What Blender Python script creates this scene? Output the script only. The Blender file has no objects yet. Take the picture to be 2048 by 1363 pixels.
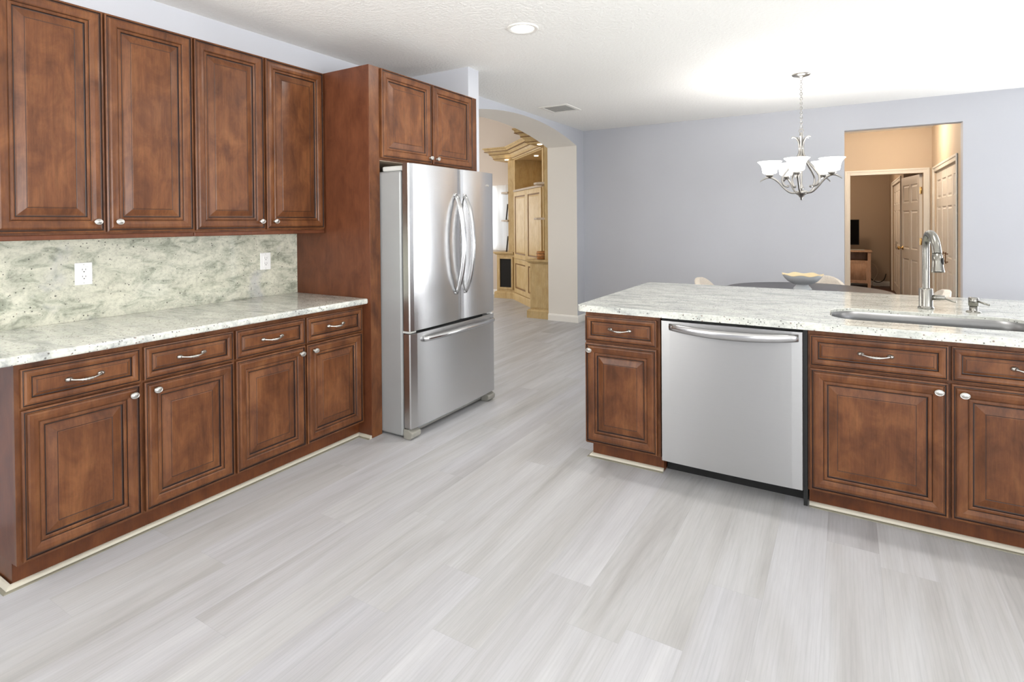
import bpy, bmesh, math, random
from mathutils import Vector, Matrix
random.seed(7)
C = bpy.context.scene
COL = C.collection
PI = math.pi

# ---------------------------------------------------------------- camera
cam_data = bpy.data.cameras.new('camera')
cam_data.sensor_width = 36.0
cam_data.lens = 1106.84 / 2048 * 36.0
cam_data.shift_y = -(681.5 - 455.38) / 2048.0
cam_data.clip_start = 0.05
cam_data.clip_end = 200
cam = bpy.data.objects.new('camera', cam_data)
COL.objects.link(cam)
def look(yaw, pitch, roll):
    yaw, pitch, roll = map(math.radians, (yaw, pitch, roll))
    f = Vector((-math.sin(yaw)*math.cos(pitch), math.cos(yaw)*math.cos(pitch), math.sin(pitch)))
    r = Vector((math.cos(yaw), math.sin(yaw), 0))
    u = r.cross(f)
    r2 = math.cos(roll)*r + math.sin(roll)*u
    u2 = -math.sin(roll)*r + math.cos(roll)*u
    return Matrix((r2, u2, -f)).transposed()
cam.matrix_world = Matrix.Translation((0, 0, 1.30)) @ look(31.12, -0.584, -0.449).to_4x4()
C.camera = cam

# ---------------------------------------------------------------- view, world, lights
C.view_settings.view_transform = 'Standard'
C.view_settings.look = 'None'
C.view_settings.gamma = 1.0
C.view_settings.use_curve_mapping = False
C.view_settings.exposure = 0.31
W = bpy.data.worlds.new('World'); C.world = W; W.use_nodes = True
W.node_tree.nodes['Background'].inputs[0].default_value = (0.80, 0.88, 1.0, 1)
W.node_tree.nodes['Background'].inputs[1].default_value = 1.2

def area(name, loc, target, sx, sy, power, color=(1, 1, 1), shape='RECTANGLE', spread=None):
    l = bpy.data.lights.new(name, 'AREA'); l.shape = shape; l.size = sx
    if shape == 'RECTANGLE': l.size_y = sy
    l.energy = power; l.color = color
    if spread: l.spread = math.radians(spread)
    o = bpy.data.objects.new(name, l); COL.objects.link(o)
    o.location = loc
    d = Vector(target) - Vector(loc)
    o.rotation_euler = d.to_track_quat('-Z', 'Y').to_euler()
    return o
def point(name, loc, power, color, r=0.03):
    l = bpy.data.lights.new(name, 'POINT'); l.energy = power; l.color = color; l.shadow_soft_size = r
    o = bpy.data.objects.new(name, l); COL.objects.link(o); o.location = loc
    return o
# added fill lamps at assumed, unseen windows behind and beside the camera
DAY = (0.93, 0.96, 1.0)
DAYW = (1.0, 0.985, 0.955)
# (tilted up to brighten the ceiling, standing in for bounced light)
area('fill_rear', (1.4, -3.0, 1.1), (0.4, -0.4, 3.2), 2.9, 1.8, 58, DAYW, spread=125)
area('fill_right_near', (3.24, -0.2, 1.1), (-3.1, 1.9, 2.9), 3.2, 1.8, 33, DAYW, spread=75)  # added to lift the left wall and the ceiling above it
area('fill_left_near', (-3.18, -1.3, 1.5), (-2.0, 0.8, 3.4), 2.2, 1.1, 105, DAYW, spread=125)  # added to brighten the left part of the ceiling
area('daylight_dining', (2.3, 6.84, 1.1), (1.0, 4.2, 3.0), 1.2, 1.9, 98, DAY, spread=140)
area('fill_right_near', (3.24, 0.4, 1.35), (-0.5, 1.6, 3.0), 2.4, 1.3, 70, DAY)  # second added fill at the same unseen opening
area('daylight_family', (-6.2, 8.44, 1.35), (-6.0, 3, 1.2), 1.6, 1.0, 26, DAY)
area('daylight_family_rear', (-8.9, 5.2, 1.8), (-3, 6.5, 1.6), 2.2, 1.8, 125, (1.0, 0.96, 0.92))
# ceiling cans: the one in view and its companions over the kitchen
CANS = [(-1.70, 2.96), (0.30, 2.96), (2.0, 2.96), (-1.70, -1.2), (0.30, -1.2)]
for i, (x, y) in enumerate(CANS):
    area('can_lamp', (x, y, 2.462), (x, y, 0), 0.11, 0.11, 9, (1.0, 0.97, 0.93), 'DISK')

# ---------------------------------------------------------------- materials
def srgb(r, g, b):
    f = lambda c: (c/255/12.92) if c/255 <= 0.04045 else ((c/255+0.055)/1.055)**2.4
    return (f(r), f(g), f(b), 1.0)
class NT:
    def __init__(s, name):
        s.m = bpy.data.materials.new(name); s.m.use_nodes = True
        s.t = s.m.node_tree; s.b = s.t.nodes['Principled BSDF']
    def n(s, typ, **kw):
        nd = s.t.nodes.new(typ)
        for k, v in kw.items(): setattr(nd, k, v)
        return nd
    def l(s, a, b): s.t.links.new(a, b)
    def set(s, **kw):
        for k, v in kw.items():
            k = k.replace('_', ' ')
            if hasattr(v, 'is_linked'): s.l(v, s.b.inputs[k])
            else: s.b.inputs[k].default_value = v
        return s
    def coords(s, scale=(1, 1, 1), rand=True, kind='Object', rot=(0, 0, 0)):
        tc = s.n('ShaderNodeTexCoord'); mp = s.n('ShaderNodeMapping')
        mp.inputs['Scale'].default_value = scale; mp.inputs['Rotation'].default_value = rot
        out = tc.outputs[kind]
        if rand:
            oi = s.n('ShaderNodeObjectInfo'); mu = s.n('ShaderNodeVectorMath', operation='SCALE')
            cx = s.n('ShaderNodeCombineXYZ')
            for k in range(3): s.l(oi.outputs['Random'], cx.inputs[k])
            s.l(cx.outputs[0], mu.inputs[0]); mu.inputs['Scale'].default_value = 23.7
            ad = s.n('ShaderNodeVectorMath', operation='ADD')
            s.l(out, ad.inputs[0]); s.l(mu.outputs[0], ad.inputs[1]); out = ad.outputs[0]
        s.l(out, mp.inputs['Vector'])
        return mp.outputs[0]
    def noise(s, vec, scale, detail=4, rough=0.55, dist=0.0):
        nd = s.n('ShaderNodeTexNoise'); s.l(vec, nd.inputs['Vector'])
        nd.inputs['Scale'].default_value = scale; nd.inputs['Detail'].default_value = detail
        nd.inputs['Roughness'].default_value = rough; nd.inputs['Distortion'].default_value = dist
        return nd.outputs['Fac']
    def ramp(s, fac, stops):
        r = s.n('ShaderNodeValToRGB'); s.l(fac, r.inputs[0]); e = r.color_ramp.elements
        while len(e) < len(stops): e.new(0.5)
        for i, (p, c) in enumerate(stops): e[i].position = p; e[i].color = c if len(c) == 4 else (*c, 1)
        return r.outputs[0]
    def mix(s, fac, a, b, blend='MIX'):
        m = s.n('ShaderNodeMix', data_type='RGBA', blend_type=blend)
        for sock, v in ((m.inputs[0], fac), (m.inputs[6], a), (m.inputs[7], b)):
            if hasattr(v, 'is_linked'): s.l(v, sock)
            else: sock.default_value = v
        return m.outputs[2]
    def math(s, op, a, b=None):
        m = s.n('ShaderNodeMath', operation=op)
        for i, v in enumerate((a, b)):
            if v is None: continue
            if hasattr(v, 'is_linked'): s.l(v, m.inputs[i])
            else: m.inputs[i].default_value = v
        return m.outputs[0]
    def bump(s, h, strength=0.1, dist=0.002):
        b = s.n('ShaderNodeBump'); b.inputs['Strength'].default_value = strength
        b.inputs['Distance'].default_value = dist; s.l(h, b.inputs['Height'])
        s.l(b.outputs[0], s.b.inputs['Normal'])
        return s
def BW(v): return (v, v, v, 1)

def plain(name, col, rough=0.5, metal=0.0, noise_amt=0.04, nscale=6.0, bump=0.0, bscale=200, **kw):
    t = NT(name); v = t.coords()
    f = t.noise(v, nscale, 3)
    c2 = tuple(max(0, x*(1-noise_amt*2)) for x in col[:3]) + (1,)
    c1 = tuple(min(1, x*(1+noise_amt*2)) for x in col[:3]) + (1,)
    t.set(Base_Color=t.ramp(f, [(0.3, c2), (0.7, c1)]), Roughness=rough, Metallic=metal, **kw)
    if bump: t.bump(t.noise(v, bscale, 3), bump, 0.001)
    return t.m

def wood_mat(name, dark, mid, light, rough=0.34, grain=0.25, coat=0.25):
    t = NT(name)
    v = t.coords()
    blot = t.noise(t.coords((1.5, 1.5, 0.8)), 7.0, 6, 0.62, 0.5)
    v2 = t.coords((26, 26, 1.6))
    gr = t.noise(v2, 3.0, 5, 0.6, 0.3)
    v3 = t.coords((60, 60, 5))
    fine = t.noise(v3, 4.0, 2, 0.5)
    base = t.ramp(blot, [(0.28, dark), (0.5, mid), (0.75, light)])
    g = t.ramp(gr, [(0.3, BW(1 - grain)), (0.62, BW(1.0))])
    c = t.mix(1.0, base, g, 'MULTIPLY')
    g2 = t.ramp(fine, [(0.35, BW(0.90)), (0.65, BW(1.0))])
    c = t.mix(1.0, c, g2, 'MULTIPLY')
    t.set(Base_Color=c, Roughness=rough, Specular_IOR_Level=0.28, Coat_Weight=coat*0.5, Coat_Roughness=0.18)
    t.bump(fine, 0.06, 0.0006)
    return t.m
M = {}
M['wood'] = wood_mat('maple_stained', srgb(78, 45, 26), srgb(106, 64, 37), srgb(132, 86, 52), 0.36, 0.25, 0.14)
M['wood_panel'] = wood_mat('maple_end_panel', srgb(84, 46, 29), srgb(101, 58, 37), srgb(114, 68, 44), 0.38, 0.12, 0.12)
M['wood_toe'] = wood_mat('maple_toe_kick', srgb(76, 40, 20), srgb(98, 54, 28), srgb(114, 66, 34), grain=0.12)
M['glaze'] = plain('dark_glaze', srgb(34, 18, 12), 0.4)
M['underside'] = plain('pale_maple_underside', srgb(206, 184, 160), 0.5)
M['hutch'] = wood_mat('pickled_pine', srgb(186, 156, 106), srgb(200, 173, 124), srgb(210, 186, 140), 0.45, 0.14, 0.1)
M['hutch_glaze'] = plain('umber_glaze', srgb(122, 88, 44), 0.5)
M['hutch_trim'] = plain('grey_washed_edge', srgb(176, 160, 140), 0.5)
M['wicker_cabinet'] = wood_mat('honey_wood', srgb(190, 152, 124), srgb(212, 176, 148), srgb(222, 190, 164), 0.45, 0.18, 0.1)

# walls
def wall_mat(name, col):
    t = NT(name); v = t.coords(rand=False)
    f = t.noise(v, 1.3, 2)
    a = tuple(x*0.985 for x in col[:3]) + (1,); b = tuple(min(1, x*1.015) for x in col[:3]) + (1,)
    t.set(Base_Color=t.ramp(f, [(0.3, a), (0.7, b)]), Roughness=0.75)
    t.bump(t.noise(v, 140, 3), 0.12, 0.002)
    return t.m
M['wall'] = wall_mat('lavender_grey_paint', srgb(197, 199, 205))
M['wall_white'] = wall_mat('warm_white_paint', srgb(226, 222, 214))
M['wall_hall'] = wall_mat('hall_cream_paint', srgb(206, 190, 170))
M['wall_study'] = wall_mat('study_taupe_paint', srgb(176, 158, 138))
M['wall_family'] = wall_mat('family_beige_paint', srgb(206, 195, 184))
t = NT('orange_peel_ceiling'); v = t.coords(rand=False)
t.set(Base_Color=srgb(246, 245, 241), Roughness=0.85)
t.bump(t.ramp(t.noise(v, 45, 4, 0.6), [(0.42, BW(0)), (0.6, BW(1))]), 0.45, 0.004)
M['ceiling'] = t.m
M['trim'] = plain('white_trim_paint', srgb(236, 234, 228), 0.4, noise_amt=0.01)
M['quarter_round'] = plain('cream_quarter_round', srgb(198, 192, 176), 0.4, noise_amt=0.03, nscale=3)
M['olive_grey'] = plain('olive_grey_strip', srgb(132, 128, 112), 0.6, noise_amt=0.06, nscale=9)
M['door_white'] = plain('white_door_paint', srgb(236, 232, 226), 0.4, noise_amt=0.01)

# vinyl plank floor
def floor_mat():
    t = NT('grey_oak_plank')
    tc = t.n('ShaderNodeTexCoord'); sp = t.n('ShaderNodeSeparateXYZ'); t.l(tc.outputs['Object'], sp.inputs[0])
    PW, PL = 0.178, 1.26
    xs = t.math('DIVIDE', t.math('ADD', sp.outputs[0], 1.315 + PW*60), PW)
    row = t.math('FLOOR', xs)
    wn = t.n('ShaderNodeTexWhiteNoise', noise_dimensions='1D'); t.l(row, wn.inputs['W'])
    off = t.math('MULTIPLY', wn.outputs['Value'], PL)
    ys = t.math('DIVIDE', t.math('ADD', t.math('ADD', sp.outputs[1], off), 60.0), PL)
    pid = t.math('FLOOR', ys)
    cx = t.n('ShaderNodeCombineXYZ'); t.l(row, cx.inputs[0]); t.l(pid, cx.inputs[1])
    wn2 = t.n('ShaderNodeTexWhiteNoise', noise_dimensions='2D'); t.l(cx.outputs[0], wn2.inputs['Vector'])
    # shift the grain field per plank
    sc = t.n('ShaderNodeVectorMath', operation='SCALE'); t.l(wn2.outputs['Color'], sc.inputs[0]); sc.inputs['Scale'].default_value = 31.0
    ad = t.n('ShaderNodeVectorMath', operation='ADD'); t.l(tc.outputs['Object'], ad.inputs[0]); t.l(sc.outputs[0], ad.inputs[1])
    def mp(scale):
        m = t.n('ShaderNodeMapping'); m.inputs['Scale'].default_value = scale; t.l(ad.outputs[0], m.inputs['Vector']); return m.outputs[0]
    big = t.noise(mp((7.0, 0.6, 1)), 1.0, 4, 0.55, 0.5)
    mid = t.noise(mp((30, 1.6, 1)), 1.0, 4, 0.6, 0.8)
    fine = t.noise(mp((170, 9, 1)), 1.0, 3, 0.6)
    # cathedral grain: rings through a distorted field
    rings = t.n('ShaderNodeTexWave', wave_type='RINGS', rings_direction='SPHERICAL')
    t.l(mp((9, 0.55, 1)), rings.inputs['Vector'])
    rings.inputs['Scale'].default_value = 2.6; rings.inputs['Distortion'].default_value = 2.2
    rings.inputs['Detail'].default_value = 3; rings.inputs['Detail Scale'].default_value = 2.0
    c = t.ramp(big, [(0.26, srgb(162, 160, 159)), (0.42, srgb(178, 177, 177)), (0.58, srgb(187, 187, 189)), (0.74, srgb(197, 197, 198))])
    tint = t.ramp(wn2.outputs['Value'], [(0.0, srgb(249, 249, 248)), (0.35, srgb(253, 253, 252)), (0.7, srgb(249, 249, 252)), (1.0, srgb(255, 255, 254))])
    c = t.mix(1.0, c, tint, 'MULTIPLY')
    c = t.mix(1.0, c, t.ramp(mid, [(0.3, BW(0.92)), (0.55, BW(1.0))]), 'MULTIPLY')
    c = t.mix(0.45, c, t.ramp(fine, [(0.35, BW(0.88)), (0.6, BW(1.0))]), 'MULTIPLY')
    c = t.mix(0.30, c, t.ramp(rings.outputs['Fac'], [(0.0, BW(0.86)), (0.35, BW(1.0))]), 'MULTIPLY')
    fx = t.math('FRACT', xs); fy = t.math('FRACT', ys)
    ex = t.math('MINIMUM', fx, t.math('SUBTRACT', 1.0, fx)); ey = t.math('MINIMUM', fy, t.math('SUBTRACT', 1.0, fy))
    ex = t.math('MULTIPLY', ex, PW); ey = t.math('MULTIPLY', ey, PL)
    e = t.math('MINIMUM', ex, ey)
    seam = t.n('ShaderNodeMapRange'); t.l(e, seam.inputs[0]); seam.inputs[1].default_value = 0.0; seam.inputs[2].default_value = 0.0016
    c = t.mix(1.0, c, t.ramp(seam.outputs[0], [(0.0, BW(0.90)), (1.0, BW(1.0))]), 'MULTIPLY')
    t.set(Base_Color=c, Roughness=t.ramp(mid, [(0.3, BW(0.48)), (0.7, BW(0.36))]))
    b1 = t.math('MULTIPLY', seam.outputs[0], 0.6)
    t.bump(t.math('ADD', b1, t.math('MULTIPLY', fine, 0.4)), 0.10, 0.0012)
    return t.m
M['floor'] = floor_mat()
M['study_floor'] = wood_mat('dark_cherry_floor', srgb(58, 26, 16), srgb(82, 40, 24), srgb(100, 52, 32))

def granite(name, base, rot, vein, mid, stretch, patch, fleck=1.10):
    t = NT(name)
    v = t.coords((1, 1, 1), rand=False, rot=rot)
    vs = t.coords(stretch, rand=False, rot=rot)
    cloud = t.noise(vs, 1.8, 7, 0.66, 0.7)
    cloud2 = t.noise(v, 9, 6, 0.65, 0.6)
    c = t.ramp(cloud, [(0.36, vein), (0.46, mid), (0.56, base), (0.78, tuple(min(1, x*1.05) for x in base[:3]) + (1,))])
    c = t.mix(1.0, c, t.ramp(cloud2, [(0.34, BW(0.86)), (0.5, BW(1.0))]), 'MULTIPLY')
    gran = t.noise(v, 70, 3, 0.7)
    c = t.mix(1.0, c, t.ramp(gran, [(0.33, BW(0.80)), (0.52, BW(1.0)), (0.7, BW(1.04))]), 'MULTIPLY')
    grey = t.noise(v, 2.3, 5, 0.6, 1.2)
    c = t.mix(t.ramp(grey, [(0.58, BW(0)), (0.70, BW(patch))]), c, srgb(170, 171, 178))
    cl = t.noise(v, 5.5, 4, 0.6)
    # dark mineral flecks, denser in patches
    for sc, thr, col in ((110, 0.20, srgb(84, 82, 78)), (52, 0.10, srgb(60, 58, 58)), (70, 0.13, srgb(124, 102, 92))):
        vo = t.n('ShaderNodeTexVoronoi', feature='F1'); vo.inputs['Scale'].default_value = sc
        vd = t.n('ShaderNodeVectorMath', operation='ADD'); t.l(v, vd.inputs[0]); vd.inputs[1].default_value = (sc, sc*.3, sc*.7)
        t.l(vd.outputs[0], vo.inputs['Vector'])
        sepc = t.n('ShaderNodeSeparateColor'); t.l(vo.outputs['Color'], sepc.inputs[0])
        pick = t.math('GREATER_THAN', t.math('ADD', sepc.outputs[0], t.math('MULTIPLY', cl, 0.75)), fleck)
        near = t.math('LESS_THAN', vo.outputs['Distance'], t.math('MULTIPLY', sepc.outputs[1], thr*2))
        f = t.math('MULTIPLY', t.math('MULTIPLY', pick, near), 0.85)
        c = t.mix(f, c, col)
    t.set(Base_Color=c, Roughness=0.09, Specular_IOR_Level=0.55)
    return t.m
M['granite'] = granite('river_white_granite', srgb(212, 213, 204), (0.0, 0.0, 0.12), srgb(172, 174, 170), srgb(198, 200, 193), (2.2, 8, 7), 0.25, 1.03)
M['granite_bs'] = granite('river_white_granite_splash', srgb(208, 207, 190), (0.75, 0.0, 0.0), srgb(150, 154, 138), srgb(188, 189, 172), (5, 4.5, 9), 0.5)

def steel(name, col=0.62, rough=0.27, aniso=0.75):
    t = NT(name); v = t.coords((3, 3, 260), rand=False)
    f = t.noise(v, 4, 2, 0.5)
    t.set(Base_Color=t.ramp(f, [(0.3, (col*.985, col*.985, col*.99, 1)), (0.7, (col*1.01, col*1.01, col*1.01, 1))]),
          Metallic=1.0, Roughness=rough, Anisotropic=aniso, Anisotropic_Rotation=0.25)
    tg = t.n('ShaderNodeTangent', direction_type='RADIAL', axis='Z'); t.l(tg.outputs[0], t.b.inputs['Tangent'])
    return t.m
M['steel'] = steel('brushed_stainless')
M['steel_dw'] = steel('brushed_stainless_dishwasher', 0.45, 0.36)
M['steel_handle'] = steel('satin_stainless_handle', 0.52, 0.22, 0.3)
M['steel_sink'] = steel('sink_stainless', 0.23, 0.40, 0.4)
M['nickel'] = plain('brushed_nickel', (0.38, 0.365, 0.34, 1), 0.28, 1.0)
M['faucet_nickel'] = plain('brushed_nickel_tap', (0.27, 0.262, 0.235, 1), 0.27, 1.0)
M['nickel_bright'] = plain('satin_nickel_hardware', (0.54, 0.525, 0.49, 1), 0.30, 1.0)
M['grey_side'] = plain('grey_painted_steel', srgb(158, 160, 160), 0.42, 0.25, 0.01)
M['grey_plastic'] = plain('grey_plastic', srgb(140, 138, 130), 0.5)
M['grey_light'] = plain('light_grey_plastic', srgb(190, 190, 186), 0.5)
M['black'] = plain('black_plastic', srgb(9, 9, 9), 0.6)
M['black_cloth'] = plain('black_speaker_cloth', srgb(18, 17, 15), 0.9, bump=0.2)
M['white_plastic'] = plain('white_plastic', srgb(238, 238, 236), 0.35, noise_amt=0.005)
M['slot'] = plain('dark_slot', srgb(60, 58, 56), 0.6)
M['table'] = plain('charcoal_tabletop', srgb(62, 59, 62), 0.34, noise_amt=0.05, nscale=14)
M['table_leg'] = plain('dark_table_base', srgb(40, 38, 40), 0.4)
M['cream_fabric'] = plain('cream_boucle', srgb(222, 212, 198), 0.9, noise_amt=0.04, nscale=60, bump=0.3, bscale=260)
M['ceramic'] = plain('pale_grey_ceramic', srgb(196, 200, 202), 0.45)
M['ceramic_in'] = plain('honey_glaze', srgb(226, 206, 164), 0.35, noise_amt=0.05)
M['brass'] = plain('polished_brass', (0.75, 0.52, 0.22, 1), 0.25, 1.0)
M['bronze'] = plain('antique_bronze', srgb(120, 84, 56), 0.35, 0.8)
M['screen'] = plain('black_screen', srgb(4, 4, 5), 0.7, Specular_IOR_Level=0.1)
M['cord_white'] = plain('white_cord', srgb(196, 180, 160), 0.5)
M['basket'] = plain('woven_basket', srgb(172, 118, 66), 0.7, noise_amt=0.2, nscale=40, bump=0.5, bscale=60)
def emis(name, col, strength, base=(0.9, 0.9, 0.9, 1)):
    t = NT(name); t.set(Base_Color=base, Roughness=0.4, Emission_Color=col, Emission_Strength=strength)
    return t.m
M['shade'] = emis('frosted_shade_lit', (1.0, 0.97, 0.93, 1), 2.2)
M['lens'] = emis('lit_lens', (1.0, 0.97, 0.92, 1), 4.0)
M['hall_lens'] = emis('warm_lit_glass', (1.0, 0.86, 0.66, 1), 3.2)
M['puck'] = emis('lit_puck_lens', (1.0, 0.85, 0.6, 1), 3.0)
t = NT('window_glass'); nd = t.t
out = nd.nodes['Material Output']; tr = t.n('ShaderNodeBsdfTransparent'); gl = t.n('ShaderNodeBsdfGlossy'); gl.inputs['Roughness'].default_value = 0.03
fr = t.n('ShaderNodeFresnel'); mx = t.n('ShaderNodeMixShader'); t.l(fr.outputs[0], mx.inputs[0]); t.l(tr.outputs[0], mx.inputs[1]); t.l(gl.outputs[0], mx.inputs[2]); t.l(mx.outputs[0], out.inputs[0])
M['glass'] = t.m
t = NT('sheer_curtain'); out = t.t.nodes['Material Output']
trl = t.n('ShaderNodeBsdfTranslucent'); trl.inputs[0].default_value = (0.92, 0.92, 0.9, 1); df = t.n('ShaderNodeBsdfDiffuse'); df.inputs[0].default_value = (0.9, 0.9, 0.88, 1)
mx = t.n('ShaderNodeMixShader'); mx.inputs[0].default_value = 0.5; t.l(df.outputs[0], mx.inputs[1]); t.l(trl.outputs[0], mx.inputs[2]); t.l(mx.outputs[0], out.inputs[0])
M['sheer'] = t.m

# ---------------------------------------------------------------- mesh helpers
def B(): return bmesh.new()
def box(bm, x0, x1, y0, y1, z0, z1, mi=0):
    x0, x1 = sorted((x0, x1)); y0, y1 = sorted((y0, y1)); z0, z1 = sorted((z0, z1))
    v = [bm.verts.new(p) for p in ((x0,y0,z0),(x1,y0,z0),(x1,y1,z0),(x0,y1,z0),(x0,y0,z1),(x1,y0,z1),(x1,y1,z1),(x0,y1,z1))]
    fs = [bm.faces.new([v[i] for i in q]) for q in ((3,2,1,0),(4,5,6,7),(0,1,5,4),(1,2,6,5),(2,3,7,6),(3,0,4,7))]
    for f in fs: f.material_index = mi
    return bm
def quadbox(bm, pts, z0, z1, mi=0):
    """vertical prism over plan polygon pts"""
    a = [bm.verts.new((p[0], p[1], z0)) for p in pts]; b = [bm.verts.new((p[0], p[1], z1)) for p in pts]
    n = len(pts); fs = [bm.faces.new(a[::-1]), bm.faces.new(b)]
    for i in range(n): fs.append(bm.faces.new((a[i], a[(i+1) % n], b[(i+1) % n], b[i])))
    for f in fs: f.material_index = mi
    return bm
def prism(bm, pts, axis, a0, a1, mi=0):
    """pts in the two other axes (cyclic order x,y,z without axis)"""
    def P(u, v, w):
        return {'x': (w, u, v), 'y': (u, w, v), 'z': (u, v, w)}[axis]
    a = [bm.verts.new(P(u, v, a0)) for u, v in pts]; b = [bm.verts.new(P(u, v, a1)) for u, v in pts]
    n = len(pts); fs = [bm.faces.new(a[::-1]), bm.faces.new(b)]
    for i in range(n): fs.append(bm.faces.new((a[i], a[(i+1) % n], b[(i+1) % n], b[i])))
    for f in fs: f.material_index = mi
    return bm
def lathe(bm, prof, c=(0, 0, 0), seg=24, ax='z', sx=1.0, sy=1.0, mi=0, smooth=True, frame=None):
    """prof: (r, h) pairs; frame=(U,V,N) vectors, h runs along N"""
    if frame is None:
        frame = {'z': (Vector((1,0,0)), Vector((0,1,0)), Vector((0,0,1))), 'x': (Vector((0,1,0)), Vector((0,0,1)), Vector((1,0,0))), 'y': (Vector((1,0,0)), Vector((0,0,1)), Vector((0,-1,0)))}[ax]
    U, V, N = frame; c = Vector(c); rings = []
    for r, h in prof:
        if r < 1e-6: rings.append([bm.verts.new(c + N*h)])
        else: rings.append([bm.verts.new(c + U*(r*sx*math.cos(2*PI*k/seg)) + V*(r*sy*math.sin(2*PI*k/seg)) + N*h) for k in range(seg)])
    fs = []
    for a, b in zip(rings, rings[1:]):
        for k in range(seg):
            k2 = (k+1) % seg
            if len(a) == 1 and len(b) == 1: continue
            if len(a) == 1: fs.append(bm.faces.new((a[0], b[k2], b[k])))
            elif len(b) == 1: fs.append(bm.faces.new((a[k], a[k2], b[0])))
            else: fs.append(bm.faces.new((a[k], a[k2], b[k2], b[k])))
    if len(rings[0]) > 1: fs.append(bm.faces.new(rings[0][::-1]))
    if len(rings[-1]) > 1: fs.append(bm.faces.new(rings[-1]))
    for f in fs: f.material_index = mi; f.smooth = smooth
    return bm
def catmull(pts, n=6):
    P = [Vector(p) for p in pts]; out = []
    for i in range(len(P)-1):
        p0 = P[max(i-1, 0)]; p1 = P[i]; p2 = P[i+1]; p3 = P[min(i+2, len(P)-1)]
        for k in range(n):
            t = k/n
            out.append(0.5*((2*p1) + (p2-p0)*t + (2*p0-5*p1+4*p2-p3)*t*t + (3*p1-p0-3*p2+p3)*t**3))
    out.append(P[-1]); return out
def tube(bm, path, r, seg=10, mi=0, closed=False, flat=1.0):
    P = [Vector(p) for p in path]; n = len(P); R = r if isinstance(r, (list, tuple)) else [r]*n
    rings = []; up = None
    for i in range(n):
        if closed: t = P[(i+1) % n] - P[i-1]
        else: t = P[min(i+1, n-1)] - P[max(i-1, 0)]
        t.normalize()
        if up is None:
            up = Vector((0, 0, 1)) if abs(t.z) < 0.9 else Vector((0, 1, 0))
        u = (up - t*up.dot(t)); 
        if u.length < 1e-5: u = t.orthogonal()
        u.normalize(); w = t.cross(u); up = u
        rings.append([bm.verts.new(P[i] + u*(R[i]*flat*math.cos(2*PI*k/seg)) + w*(R[i]*math.sin(2*PI*k/seg))) for k in range(seg)])
    fs = []
    pairs = list(zip(rings, rings[1:])) + ([(rings[-1], rings[0])] if closed else [])
    for a, b in pairs:
        for k in range(seg): fs.append(bm.faces.new((a[k], a[(k+1) % seg], b[(k+1) % seg], b[k])))
    if not closed: fs += [bm.faces.new(rings[0][::-1]), bm.faces.new(rings[-1])]
    for f in fs: f.smooth = True; f.material_index = mi
    return bm
def sweep(bm, path, prof, closed=False, mi=0):
    """plan polyline path, profile (outward offset, z); outward is right of travel; mitred"""
    n = len(path); rings = []
    P = [Vector((p[0], p[1])) for p in path]
    for i in range(n):
        dirs = []
        if i > 0 or closed: dirs.append((P[i]-P[i-1]).normalized())
        if i < n-1 or closed: dirs.append((P[(i+1) % n]-P[i]).normalized())
        ns = [Vector((d.y, -d.x)) for d in dirs]
        m = sum(ns, Vector((0, 0))).normalized(); k = 1.0/max(0.3, m.dot(ns[0]))
        rings.append([bm.verts.new((P[i].x + m.x*o*k, P[i].y + m.y*o*k, z)) for o, z in prof])
    fs = []; q = len(prof)
    for i in range(n if closed else n-1):
        a = rings[i]; b = rings[(i+1) % n]
        for k in range(q): fs.append(bm.faces.new((a[k], a[(k+1) % q], b[(k+1) % q], b[k])))
    if not closed: fs += [bm.faces.new(rings[0]), bm.faces.new(rings[-1][::-1])]
    for f in fs: f.material_index = mi
    return bm
def wloc(o):
    v = Vector((0, 0, 0))
    while o: v += o.location; o = o.parent
    return v
def obj(name, bm, mats, parent=None, loc=None, bevel=0.0, segs=2, sub=0, smooth=None, solid=0.0):
    """mesh given in world coordinates; its origin is its parent's (or loc)"""
    me = bpy.data.meshes.new(name)
    o = bpy.data.objects.new(name, me); COL.objects.link(o)
    base = Vector((0, 0, 0))
    if parent: o.parent = parent; base = wloc(parent)
    if loc: o.location = Vector(loc) - base; base = Vector(loc)
    bmesh.ops.recalc_face_normals(bm, faces=bm.faces[:])
    for v in bm.verts: v.co -= base
    bm.to_mesh(me); bm.free()
    for m in (mats if isinstance(mats, (list, tuple)) else [mats]): me.materials.append(M[m] if isinstance(m, str) else m)
    if smooth:
        for p in me.polygons: p.use_smooth = True
    if solid:
        md = o.modifiers.new('solid', 'SOLIDIFY'); md.thickness = solid; md.offset = 0
    if bevel:
        md = o.modifiers.new('bevel', 'BEVEL'); md.width = bevel; md.segments = segs; md.limit_method = 'ANGLE'; md.angle_limit = math.radians(35); md.harden_normals = False
    if sub:
        md = o.modifiers.new('sub', 'SUBSURF'); md.levels = sub; md.render_levels = sub
    return o
def tag(o, label, cat, group=None):
    o['label'] = label; o['category'] = cat
    if group: o['group'] = group
    return o
def thing(name, label, cat, loc, group=None):
    o = bpy.data.objects.new(name, None); COL.objects.link(o); o.location = loc; o.empty_display_size = 0.1
    return tag(o, label, cat, group)
def struct(name, bm, mats, parent=None, **kw):
    o = obj(name, bm, mats, parent, **kw)
    if not parent: o['kind'] = 'structure'
    return o

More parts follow.
